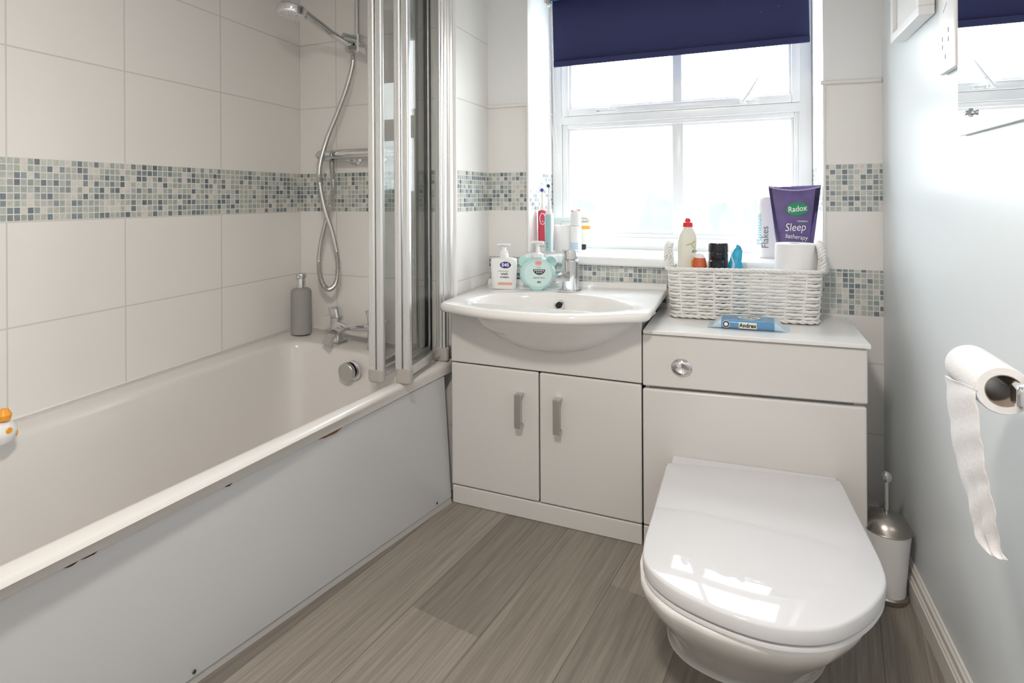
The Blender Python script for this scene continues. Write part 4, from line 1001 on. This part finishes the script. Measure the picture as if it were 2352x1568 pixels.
t = thing('bear_shaped_soap_bottle', 'mint green bear-shaped pump bottle on the basin beside the tap', 'bottle', (-0.7165, 1.990, BZ(-0.7165)), math.radians(10))
mb = MB()
def disc(rx, rz, cz, y0, y1, bul=0.0): 
    return None
E_ = []
for k in range(48):
    a = 2 * PI * k / 48; x = 0.068 * math.cos(a); z = 0.064 + 0.062 * math.sin(a)
    if math.sin(a) < -0.86: z = max(z, 0.0)
    E_.append((x, max(z, 0.006)))
loops = []
for y, s in ((-.019, .80), (-.0175, .90), (-.012, .975), (0, 1.0), (.012, .975), (.0175, .90), (.019, .80)):
    loops.append([(p[0] * s, y, 0.064 + (p[1] - 0.064) * (s if p[1] > 0.01 else 1.0) - (0.0055 if p[1] <= 0.0065 else 0)) for p in E_])
mb.loft(loops); bb = mb.build('bottle', 'mint', t, smooth=50)
for sx in (-1, 1):
    mb = MB(); mb.lathe([(.014, -.008), (.021, -.005), (.0225, 0), (.021, .005), (.014, .008)], 26, Matrix.Translation((sx * .052, 0, .107)) @ Matrix.Rotation(PI / 2, 4, 'X')); mb.build('ear', 'mint', t)
mb = MB(); mb.lathe([(.022, .122), (.0225, .126), (.0225, .136), (.019, .139), (.010, .140), (.007, .150), (.007, .165), (.012, .172), (.013, .176)], 28); mb.loft([[(x, p[0], .179 + p[1] - dz) for p in rrect(.018, .009, .004)] for x, dz in ((-.028, .004), (-.02, 0), (0.0, -.0005), (.022, 0))]); mb.build('pump', 'white', t)
mb = MB(); mb.prism([(p[0] + .004, .062 + p[1]) for p in ellipse(.053, .048, 40)], -.0200, -.0188); fc = mb.build('pale_label', 'mintl', bb, smooth=0)
mb = MB(); mb.prism([(.006 + p[0], .103 + p[1]) for p in ellipse(.0135, .0095, 24)], -.0208, -.0200); pe = mb.build('pink_badge', 'pinkl', fc, smooth=0); text('badge_lettering', 'KIDS', .0068, 'red', fc, (.006, -.0210, .103))
mouth = [(.009 + .023 * math.cos(a), .079 + .020 * math.sin(a)) for a in [PI + PI * i / 14 for i in range(15)]]
mb = MB(); mb.prism(mouth, -.0207, -.0200); mb.build('mouth_print', 'ink', fc, smooth=0)
mb = MB()
for i in range(6):
    x = -.010 + i * .0065; mb.prism([(x, .0765), (x + .0055, .0765), (x + .003, .0700)], -.0212, -.0207)
for i in range(4):
    x = -.003 + i * .0065; mb.prism([(x, .0655), (x + .0055, .0655), (x + .003, .0705)], -.0212, -.0207)
mb.build('teeth_print', 'wink', fc, smooth=0)
mb = MB()
for x in (.004, .012): mb.prism([(x + p[0], .086 + p[1]) for p in ellipse(.0016, .0016, 10)], -.0207, -.0200)
mb.build('nostril_print', 'ink', fc, smooth=0)
text('label_script', 'tangerine dream', .0068, 'ink', fc, (.008, -.0204, .048), shear=.3); text('maker_lettering', "M'S", .0095, 'ink', fc, (.008, -.0204, .031), shear=.2, off=.0003)

# ------------------------------------------------------------------ things on the window sill, left
ZS = 0.8515
def toothbrush(name, label, loc, rz, bodymat, tilt, kind):
    t = thing(name, label, 'toothbrush', loc, rz, None)
    t.rotation_euler = (0, tilt, rz)
    return t
t = toothbrush('electric_toothbrush', 'coral red electric toothbrush with white oval ring standing in the left corner of the sill', (-0.7745, 2.215, ZS), math.radians(8), 'pink', 0.0, 0)
mb = MB(); mb.loft([[(p[0], p[1], z) for p in rrect(.040, .034, .012)] for z in (0, .002, .040, .042)]); mb.build('charging_stand', 'white', t)
text('stand_lettering', 'Oral-B', .010, 'greyink', t, (0.004, -.0175, .022))
mb = MB(); mb.loft([[(p[0], p[1], z) for p in rrect(w_, w_ * .85, w_ * .35)] for z, w_ in ((.0425, .036), (.09, .037), (.155, .038), (.168, .036), (.172, .028))]); hb = mb.build('handle', 'pink', t)
mb = MB(); mb.tube([(.003 + .0115 * math.cos(a), -.0172, .136 + .023 * math.sin(a)) for a in [2 * PI * i / 28 for i in range(28)]], .0016, 6, closed=True); mb.build('oval_ring', 'wink', hb)
mb = MB(); mb.lathe([(.004, 0), (.0035, .0015)], 14, Matrix.Translation((.003, -.0165, .126)) @ Matrix.Rotation(PI / 2, 4, 'X')); mb.build('power_button', 'pinkl', hb)
mb = MB(); mb.lathe([(.010, .172), (.0085, .184), (.0045, .20), (.0035, .245), (.005, .252)], 16); bh = mb.build('brush_head', 'cream', t)
mb = MB(); mb.lathe([(.0078, 0), (.0078, .012)], 14, Matrix.Translation((0, -.003, .256)) @ Matrix.Rotation(PI / 2, 4, 'X')); mb.build('bristles', 'purpleb', bh)

t = toothbrush('electric_toothbrush', 'pale teal and white electric toothbrush standing beside the coral one', (-0.7290, 2.165, ZS), math.radians(20), 'teal', 0.0, 1)
mb = MB(); mb.lathe([(.013, 0), (.0155, .003), (.017, .03), (.0185, .10), (.0185, .14), (.0165, .158), (.010, .172), (.0075, .178)], 28); hb = mb.build('handle', 'white', t)
mb = MB(); loops = []
for z, r_ in ((.006, .0163), (.03, .0173), (.10, .0189), (.14, .0189), (.156, .0170)):
    loops.append([((r_ * (1.0 if k < 9 else .9)) * math.cos(math.radians(a)), (r_ * (1.0 if k < 9 else .9)) * math.sin(math.radians(a)), z) for k, a in enumerate([-150, -140, -130, -120, -110, -100, -90, -80, -70, -70, -90, -110, -130, -150])])
mb.loft(loops); gp = mb.build('grip_panel', 'teal', hb)
mb = MB()
for z in (.024, .037): mb.lathe([(.0026, 0), (.002, .0008)], 10, Matrix.Translation((-.008, -.0160, z)) @ Matrix.Rotation(-.45, 4, 'Z') @ Matrix.Rotation(PI / 2, 4, 'X'))
mb.build('indicator_dots', 'greyink', gp)
mb = MB(); mb.lathe([(.0075, .178), (.0060, .20), (.0038, .215), (.0038, .262), (.005, .268)], 16); bh = mb.build('brush_head', 'white', t)
mb = MB(); mb.lathe([(.0070, 0), (.0070, .013)], 14, Matrix.Translation((-.003, -.003, .272)) @ Matrix.Rotation(PI / 2, 4, 'X')); mb.build('bristles', 'blueb', bh)

t = thing('wipes_packet', 'pale green and white face wipes packet leaning behind the white beaker', 'packet', (-0.715, 2.330, ZS), math.radians(6))
mb = MB(); loops = []
for z, th_ in ((0, .012), (.01, .018), (.07, .020), (.128, .016), (.138, .004)):
    loops.append([(p[0], p[1], z) for p in rrect(.112, th_, th_ * .45)])
mb.loft(loops); pk = mb.build('packet', 'mintl', t)
text('brand_lettering', 'Simple', .026, 'green', pk, (.010, -.0106, .100), shear=.25, ext=.0003)
mb = MB(); mb.box(-.012, .030, -.0096, -.0090, .119, .1215); mb.build('pink_stripe', 'pinkl', pk, smooth=0)
mb = MB(); mb.box(-.054, .054, -.0108, -.0100, .078, .081); mb.build('teal_stripe', 'tealink', pk, smooth=0)

t = thing('beaker', 'plain white bathroom beaker on the window sill beside the toothbrushes', 'beaker', (-0.689, 2.243, ZS))
mb = MB(); mb.lathe([(.0365, 0), (.039, .004), (.0425, .108), (.041, .110), (.0395, .108), (.036, .006), (.001, .005)], 40, cap0=True); mb.build('cup', 'white', t)

t = thing('deodorant_spray_bottle', 'white mist spray bottle with pink trigger notch on the sill behind the tap', 'bottle', (-0.634, 2.225, ZS))
mb = MB(); mb.lathe([(.021, 0), (.0235, .003), (.0235, .105), (.0225, .108)], 32); bt = mb.build('bottle', 'white', t)
mb = MB(); mb.lathe([(.0228, .109), (.0232, .112), (.0225, .150), (.019, .165), (.014, .172), (.001, .174)], 32); mb.build('cap', 'whites', t)
mb = MB(); mb.loft([[(p[0] + .010, p[1], z) for p in rrect(.016, .012, .005)] for z in (.163, .172, .175)]); plabel(mb.build('nozzle_tip', 'hotpink', t), 'hot pink tip'); mb = MB(); mb.box(-.016, -.006, -.016, -.010, .168, .172, .001); plabel(mb.build('nozzle_tip', 'hotpink', t), 'hot pink tip')
mb = MB(); mb.loft([[(math.sin(a) * .0241, -math.cos(a) * .0241, z) for a in (-.7, -.5, -.3, -.1, .1, .3, .5, .7)] + [(math.sin(a) * .0236, -math.cos(a) * .0236, z) for a in (.7, .5, .3, .1, -.1, -.3, -.5, -.7)] for z in (.008, .040)]); mb.build('pale_blue_print', 'paleblue', bt)

t = thing('cosmetic_tube', 'white tube with orange band and black cap on the sill behind the tap', 'tube', (-0.640, 2.355, ZS), math.radians(5))
mb = MB(); mb.lathe([(.0135, 0), (.0145, .002), (.0145, .020), (.0135, .022)], 24); mb.build('cap', 'black', t)
mb = MB(); loops = []
for z, w_, d_ in ((.0225, .024, .024), (.045, .034, .024), (.09, .052, .018), (.13, .060, .010), (.150, .062, .003)): loops.append([(p[0] + .006 * (z / .15), p[1], z) for p in rrect(w_, d_, min(w_, d_) * .48)])
mb.loft(loops); bd = mb.build('tube_body', 'cream', t)
mb = MB(); mb.loft([[(x, -.0105 + (z - .09) * .13, z) for x in (-.022, .034)] + [(x, -.0099 + (z - .09) * .13, z) for x in (.034, -.022)] for z in (.088, .102)]); mb.build('orange_band', 'orangel', bd, smooth=0)
text('lettering', 'KAAT', .014, 'greyink', bd, (.010, -.0078, .120)); text('small_lettering', 'TOTAL', .009, 'greyink', bd, (.008, -.0066, .133))
mb = MB(); mb.prism([(-.012 + p[0], .052 + p[1]) for p in ellipse(.007, .014, 20)], -.0140, -.0125); mb.build('dark_oval_print', 'black', bd)

# ------------------------------------------------------------------ things on the sill, right
t = thing('bath_flakes_bottle', 'tall white bottle lettered upwards at the right end of the window sill', 'bottle', (0.0990, 2.258, ZS), math.radians(0))
mb = MB(); loops = []
for z, w_ in ((0, .080), (.004, .088), (.12, .092), (.205, .092), (.216, .085), (.222, .070)): loops.append([(p[0], p[1], z) for p in rrect(w_, .052, .02)])
mb.loft(loops); bt = mb.build('bottle', 'white', t)
text('lettering', 'Flakes', .033, 'greyink', bt, (-.0215, -.0268, .076), rot=(PI / 2, -PI / 2, 0), ext=.0003)
text('lettering', 'Magnesium', .024, 'tealink', bt, (-.0415, -.0235, .105), rot=(PI / 2, -PI / 2, 0), ext=.0003, xs=1.05)

# ------------------------------------------------------------------ things in the basket
ZB = 0.6846 
def zb_(x): return ZB + 0.0
t = thing('toilet_cleaner_bottle', 'white cleaner bottle with red cap at the left end of the basket', 'bottle', (-0.178, 2.015, zb_(-.178)), math.radians(12))
mb = MB(); loops = []
for z, w_, d_, ox in ((0, .050, .042, 0), (.005, .056, .046, 0), (.20, .060, .048, 0), (.240, .062, .048, .001), (.262, .056, .042, .003), (.282, .036, .034, .004), (.290, .028, .028, .004)): loops.append([(p[0] + ox, p[1], z) for p in rrect(w_, d_, min(w_, d_) * .42)])
mb.loft(loops); bt = mb.build('bottle', 'cream', t, smooth=50)
mb = MB(); mb.lathe([(.0165, .288), (.0170, .290), (.0155, .303), (.010, .306), (.0095, .311), (.007, .317), (.001, .319)], 26, Matrix.Translation((.004, 0, 0))); plabel(mb.build('cap', 'red', t), 'red screw cap')
mb = MB(); mb.tube([(-.004, -.0252, .226), (.012, -.0255, .232), (.024, -.022, .240)], .0014, 6); mb.tube([(.012, -.0255, .232), (.020, -.024, .218)], .0014, 6); mb.build('lime_swirl', 'lime', bt)
text('lettering', 'KK', .014, 'ink', bt, (.022, -.0235, .205), shear=.3)
mb = MB(); mb.box(.012, .0285, -.0252, -.0235, .120, .175, .001); mb.build('orange_label', 'orangel', bt)

t = thing('freshener_cage', 'small orange and white domed freshener in the basket beside the cleaner bottle', 'air freshener', (-0.134, 1.985, zb_(-.134)))
mb = MB(); mb.lathe([(.016, 0), (.018, .004), (.018, .150), (.022, .154)], 28); mb.build('stem', 'whites', t)
mb = MB(); mb.lathe([(.0235, .154), (.0250, .157), (.0225, .160), (.0205, .176), (.0185, .186)], 32); plabel(mb.build('orange_shell', 'orange', t), 'burnt orange shell')
mb = MB(); mb.lathe([(.0175, .180), (.017, .187), (.013, .196), (.006, .201), (.001, .202)], 32); mb.build('white_dome', 'white', t)

t = thing('deodorant_can', 'tall black aerosol can at the centre of the basket', 'aerosol can', (-0.0765, 2.035, zb_(-.07)))
mb = MB(); mb.lathe([(.030, 0), (.032, .003), (.032, .195), (.030, .200)], 36); mb.build('can_body', 'black', t)
mb = MB(); mb.lathe([(.0318, .201), (.0322, .204), (.0315, .228), (.029, .234), (.020, .236)], 36); mb.build('cap', 'black', t)
t = thing('deodorant_can', 'shorter black can in front of the tall black aerosol in the basket', 'aerosol can', (-0.079, 1.977, zb_(-.07)))
mb = MB(); mb.lathe([(.021, 0), (.0225, .003), (.0225, .140), (.020, .144)], 30); mb.build('can_body', 'black', t)
mb = MB(); mb.lathe([(.0195, .1445), (.0215, .146), (.0215, .176), (.019, .1795), (.012, .180)], 30); mb.build('cap', 'black', t)

t = thing('crumpled_blue_pouch', 'crumpled bright blue and clear plastic pouch in the basket, right of the black can', 'pouch', (-0.018, 1.990, zb_(-.01)))
rn = random.Random(7); mb = MB(); loops = []; K = 22
for i, (z, w_, d_) in enumerate(((0, .03, .02), (.03, .042, .03), (.08, .045, .032), (.13, .047, .032), (.155, .044, .028), (.175, .040, .024), (.195, .036, .018), (.212, .026, .012), (.224, .014, .006), (.229, .005, .003))):
    loops.append([((w_ / 2 * math.cos(2 * PI * k / K)) * rn.uniform(.82, 1.15) + .006 * math.sin(i), (d_ / 2 * math.sin(2 * PI * k / K)) * rn.uniform(.75, 1.25), z + rn.uniform(-.004, .004)) for k in range(K)])
mb.loft(loops); pb = mb.build('blue_film', 'bluebag', t, smooth=20)
mb = MB(); mb.loft([[(-.012 + .004 * math.sin(i) + dx, -.0155, .150 + .011 * i) for dx in (-.006 + .001 * i, .004 - .0005 * i)] + [(-.012 + .004 * math.sin(i) + dx, -.0140, .150 + .011 * i) for dx in (.004 - .0005 * i, -.006 + .001 * i)] for i in range(7)]); mb.build('clear_fold', 'paleblue', pb)

t = thing('toilet_roll', 'white toilet roll standing upright at the right end of the basket', 'toilet roll', (0.1585, 2.022, zb_(.16) + 0.002))
mb = MB(); mb.lathe([(.018, 0), (.058, 0), (.0605, .004), (.061, .07), (.061, .205), (.0595, .2345), (.056, .2375), (.020, .2375), (.018, .234), (.018, 0.0)], 56, cap0=False, cap1=False); mb.build('paper_roll', 'paper', t)
mb = MB(); mb.lathe([(.0178, .001), (.0178, .2365), (.0165, .2365), (.0165, .001), (.0178, .001)], 36, cap0=False, cap1=False); mb.build('cardboard_core', 'card', t)
t.scale = (1, 0.88, 1)

t = thing('bath_salts_pouch', 'purple bath tube with green oval emblem standing behind the toilet roll', 'pouch', (0.1665, 2.148, ZS), math.radians(4))
mb = MB(); loops = []; K = 40
HT = 0.262
for i in range(13):
    f_ = i / 12; z = f_ * HT; w_ = .098 + .066 * f_ ** 0.9; d_ = .050 * (1 - f_) ** .8 + .004
    ring = []
    for k in range(K):
        a = 2 * PI * k / K; x = math.copysign(abs(math.cos(a)) ** .75, math.cos(a)) * w_ / 2; y = math.copysign(abs(math.sin(a)) ** .9, math.sin(a)) * d_ / 2
        sag = -.013 * (1 - (2 * x / w_) ** 2) * f_ ** 8
        ring.append((x, y, z + sag))
    loops.append(ring)
mb.loft(loops, mis=[0] * 12); bd = mb.build('foil_body', 'purple', t, smooth=50)
def front_y(z): f_ = z / HT; return -(.050 * (1 - f_) ** .8 + .004) / 2
def tw(z): return .098 + .066 * (z / HT) ** .9
for sx in (-1, 1):
    mb = MB(); loops = []
    for i in range(9):
        z = .004 + .250 * i / 8; w2 = tw(z) / 2; y = front_y(z)
        a_, b_ = (w2 - (.016 if sx > 0 else .009)), w2 - .0015
        loops.append([(sx * a_, y * .72 - .0012, z), (sx * b_, y * .25 - .0010, z), (sx * b_, y * .15, z), (sx * a_, y * .5, z)])
    mb.loft(loops); mb.build('dark_side_band', 'purpled', bd)
mb = MB(); loops = [[(x, front_y(z) - .0012, z - .013 * (1 - (2 * x / tw(HT)) ** 2)) for x in [-.078 + .156 * i / 12 for i in range(13)]] for z in (.2555, .2605)]
mb.loft([[*lp_, *[(p[0], p[1] + .0008, p[2]) for p in reversed(lp_)]] for lp_ in loops]); mb.build('crimp_seal', 'purplel', bd)
XE = Matrix.Translation((.006, front_y(.176) - .0005, .181)) @ Matrix.Rotation(math.radians(-6), 4, 'X') @ Matrix.Rotation(math.radians(-7), 4, 'Y')
mb = MB(); mb.prism(ellipse(.0350, .0225, 34), -.0015, .001, xf=XE); em = mb.build('green_emblem', 'green', bd, smooth=0)
text('brand_lettering', 'Radox', .0265, 'wink', em, (.006, front_y(.176) - .0025, .181), rot=(PI / 2 - .1, math.radians(-7), 0), xs=.85, shear=.12, off=.0004)
text('lettering', 'Sleep', .038, 'wink', bd, (-.002, front_y(.118) - .0045, .118), rot=(PI / 2 - .09, math.radians(-3), 0), xs=.80, shear=.25)
text('lettering', 'batherapy', .022, 'wink', bd, (.002, front_y(.082) - .005, .086), rot=(PI / 2 - .09, math.radians(6), 0), xs=.78, shear=.1)
text('small_lettering', 'MINERAL', .008, 'wink', bd, (.022, front_y(.135) - .003, .139), rot=(PI / 2 - .09, 0, 0))

# wet-wipe packet on the worktop
t = thing('wet_wipes_packet', 'blue flow-wrapped toilet wipes packet lying in front of the basket', 'packet', (0.018, 1.862, 0.6745), math.radians(-1.5))
t.rotation_euler = (0, -math.radians(0.9), math.radians(-1.5))
mb = MB(); loops = []; K = 24
for x, hy, h_ in ((-.118, .038, .0012), (-.106, .040, .003), (-.092, .043, .018), (-.078, .044, .026), (0.0, .045, .029), (.070, .044, .026), (.084, .042, .018), (.098, .038, .003), (.112, .034, .0012)):
    loops.append([(x, p[0], max(p[1] + h_ / 2, 0)) for p in rrect(2 * hy, h_, min(h_ * .42, .010), 5)])
mis = [1, 1, 1, 0, 0, 1, 1, 1]
mb.loft(loops, mis=mis)
for v_ in mb.bm.verts:
    if abs(v_.co.x) > .1: v_.co.z += .0016 * math.sin(v_.co.y * 420)
pk = mb.build('wrapper', ['bluefilm', 'paleblue'], t, smooth=50)
mb = MB(); mb.box(-.028, .022, -.0462, -.0450, .0045, .0225, .0006); lb = mb.build('cream_label', 'cream', pk, smooth=0)
text('brand_lettering', 'Andrex', .0165, 'ink', lb, (-.003, -.0466, .0135), off=.0005, xs=.92)
mb = MB(); mb.prism(ellipse(.034, .019, 30, (.0, -.004)), .0288, .0298, axis='z'); pl = mb.build('cream_oval', 'cream', pk, smooth=0)
text('brand_lettering', 'Andrex', .015, 'ink', pl, (.0, -.008, .0301), rot=(0, 0, 0), off=.0004)
mb = MB(); mb.prism(ellipse(.009, .005, 18, (.004, .004)), .0298, .0303, axis='z'); mb.build('puppy_coloured_patch', 'gold', pl)
mb = MB(); X_ = Matrix.Translation((-.064, -.0436, .0145)) @ Matrix.Rotation(math.radians(90 - 12), 4, 'X')
mb.lathe([(.0105, 0), (.0105, .0012)], 28, X_); rb = mb.build('round_badge', 'wink', pk); mb = MB(); mb.lathe([(.0055, .001), (.0055, .0022), (.0092, .0022), (.0092, .001), (.0055, .001)], 28, X_, cap0=False, cap1=False); mb.build('badge_ring', 'ink', rb)

# ------------------------------------------------------------------ toilet roll holder + roll
t = thing('toilet_roll_holder', 'square chrome toilet roll holder arm on the right wall', 'toilet roll holder', (XRw(0.96), 0.965, 0.803))
mb = MB(); mb.box(-0.095, -0.002, -0.017, 0.013, -0.0165, 0.0145, 0.006, 3); mb.box(-0.006, -0.0005, -0.035, 0.03, -0.03, 0.03, 0.002); mb.build('arm', 'chrome', t)
mb = MB(); mb.tube([(-0.085, 0.010, 0.006), (-0.085, 0.150, 0.006)], 0.0065, 14, flat=(1.0, 1.0)); mb.build('spindle', 'chrome', t)
t = thing('toilet_roll', 'nearly used toilet roll on the chrome wall holder with paper hanging down', 'toilet roll', (0.3405, 1.052, 0.7985))
RX = Matrix.Rotation(PI / 2, 4, 'X')
mb = MB(); mb.lathe([(.0228, .060), (.0325, .060), (.0338, .058), (.0340, 0), (.0338, -.068), (.0325, -.070), (.0228, -.070), (.0228, .060)], 52, RX, cap0=False, cap1=False); mb.build('paper_roll', 'paper', t)
mb = MB(); mb.lathe([(.0225, .0595), (.0225, -.0695), (.0215, -.0695), (.0215, .0595), (.0225, .0595)], 44, RX, cap0=False, cap1=False); mb.build('cardboard_core', 'card', t)
rowsp = [([0.307, 1.1179, 0.7800], [0.307, 0.9905, 0.7985]), ([0.307, 1.1179, 0.7667], [0.307, 0.9895, 0.783]), ([0.309, 1.1133, 0.7258], [0.309, 0.9841, 0.745]), ([0.3119, 1.11, 0.6849], [0.3119, 0.9828, 0.7151]), ([0.3154, 1.1005, 0.6472], [0.3154, 0.9817, 0.6823]),
         ([0.3192, 1.0777, 0.6101], [0.3192, 0.9818, 0.6592]), ([0.3233, 1.0682, 0.5786], [0.3233, 0.9798, 0.6304]), ([0.3276, 1.0616, 0.5516], [0.3276, 0.9846, 0.6014]), ([0.3322, 1.0296, 0.5477], [0.3322, 0.9869, 0.5766]), ([0.337, 0.9912, 0.5616], [0.337, 0.9869, 0.5625])]
Lc = catmull([r_[0] for r_ in rowsp], 5); Rc = catmull([r_[1] for r_ in rowsp], 5); mb = MB(); grid = []; rn = random.Random(3)
for i, (a, b) in enumerate(zip(Lc, Rc)):
    row = []; f_ = i / (len(Lc) - 1)
    for j in range(17):
        s = j / 16; p = a.lerp(b, s); amp = .0006 + .0045 * max(0, f_ - .45) * 2
        ed = .0012 * math.sin(i * 1.9 + j) if j in (0, 16) else 0
        p = p + Vector((amp * math.sin(s * 13 + f_ * 3) - .001 * math.sin(f_ * 40 + s * 4) - .002 * math.sin(s * PI), ed, 0)); row.append(mb.bm.verts.new(p - Vector((0.3405, 1.052, 0.7985))))
    grid.append(row)
for i in range(len(grid) - 1):
    for j in range(16): mb.bm.faces.new((grid[i][j], grid[i][j + 1], grid[i + 1][j + 1], grid[i + 1][j]))
sh = mb.build('hanging_sheet', 'paper', t, smooth=80); so = sh.modifiers.new('thickness', 'SOLIDIFY'); so.thickness = 0.0006

# ------------------------------------------------------------------ right wall things
t = thing('picture_frame', 'white box picture frame hanging high on the right wall', 'picture frame', (XRw(1.73), 1.733, 1.68))
x0 = -0.0335
mb = MB()
for (ya, yb, za, zb2) in ((-.135, .135, -.175, -.153), (-.135, .135, .155, .177), (-.135, -.113, -.153, .155), (.113, .135, -.153, .155)): mb.box(x0, -0.001, ya, yb, za, zb2, 0.0015)
mb.build('frame', 'white', t)
mb = MB(); mb.box(x0 + 0.010, x0 + 0.013, -.114, .114, -.154, .156); mb.build('picture', 'paleblue' if False else 'plaster', t, smooth=0)
t = thing('shaver_socket', 'white shaver socket on the right wall beside the mirror', 'socket', (XRw(1.49), 1.489, 1.47), 0)
mb = MB(); mb.box(-0.013, -0.0005, -.051, .051, -.1235, .10, 0.003, 2); fp_ = mb.build('face_plate', 'white', t)
for y, z in ((.026, -.048), (.026, -.066), (-.012, -.036), (-.012, -.056), (.008, -.090), (.0115, .058)):
    mb = MB(); mb.box(-0.0136, -0.0128, y - .0016, y + .0016, z - .005, z + .005); mb.build('socket_hole', 'greyink', fp_, smooth=0)
mb = MB(); mb.hexa([(-.0134, .022, .010), (-.0134, .020, .010), (-.0128, .020, .010), (-.0128, .022, .010), (-.0134, -.002, .026), (-.0134, -.004, .026), (-.0128, -.004, .026), (-.0128, -.002, .026)]); mb.build('printed_mark', 'greyink', fp_, smooth=0)
t = thing('wall_mirror', 'frameless wall mirror reflecting the window, on the right wall', 'mirror', (XRw(1.0), 1.0, 1.5), -0.0148 * -1)
mb = MB(); mb.box(-0.0105, -0.002, -.40, .4335, -0.302, 0.35, 0.0008, 1); mb.build('mirror_glass', 'mirror', t, smooth=0)
mb = MB(); mb.lathe([(.009, .0), (.009, .002), (.006, .004), (.004, .006), (.006, .009), (.006, .011), (.002, .012)], 24, Matrix.Translation((-0.0105, .365, -.262)) @ Matrix.Rotation(-PI / 2, 4, 'Y')); mb.build('mirror_screw', 'chrome', t)
mb = MB(); mb.tube([(XRw(0.897) - .0008, 0.897, 0.594), (XRw(0.899) - .0008, 0.8985, 0.560)], 0.0009, 6); tag(mb.build('wall_crack', 'gap'), 'thin dark scratch on the right wall below the hanging paper', 'scratch')

# ------------------------------------------------------------------ ceiling lamp (above and behind the view)
cl = thing('ceiling_lamp', 'round opal ceiling lamp over the bath side of the room', 'lamp', (-0.28, 0.22, ZC - 0.001))
mb = MB(); mb.lathe([(.12, 0), (.12, -.02), (.11, -.024)], 40); mb.build('lamp_base', 'white', cl)
mb = MB(); mb.lathe([(.105, -.024), (.10, -.05), (.07, -.07), (.03, -.08), (.001, -.082)], 40); mb.build('lamp_shade', 'glow', cl)
l = bpy.data.lights.new('lamp_light', 'AREA'); l.shape = 'DISK'; l.size = 0.20; l.energy = 20; l.color = (1.0, 0.92, 0.84)
lo = bpy.data.objects.new('lamp_light', l); COL.objects.link(lo); lo.parent = cl; lo.location = (0, 0, -0.09)
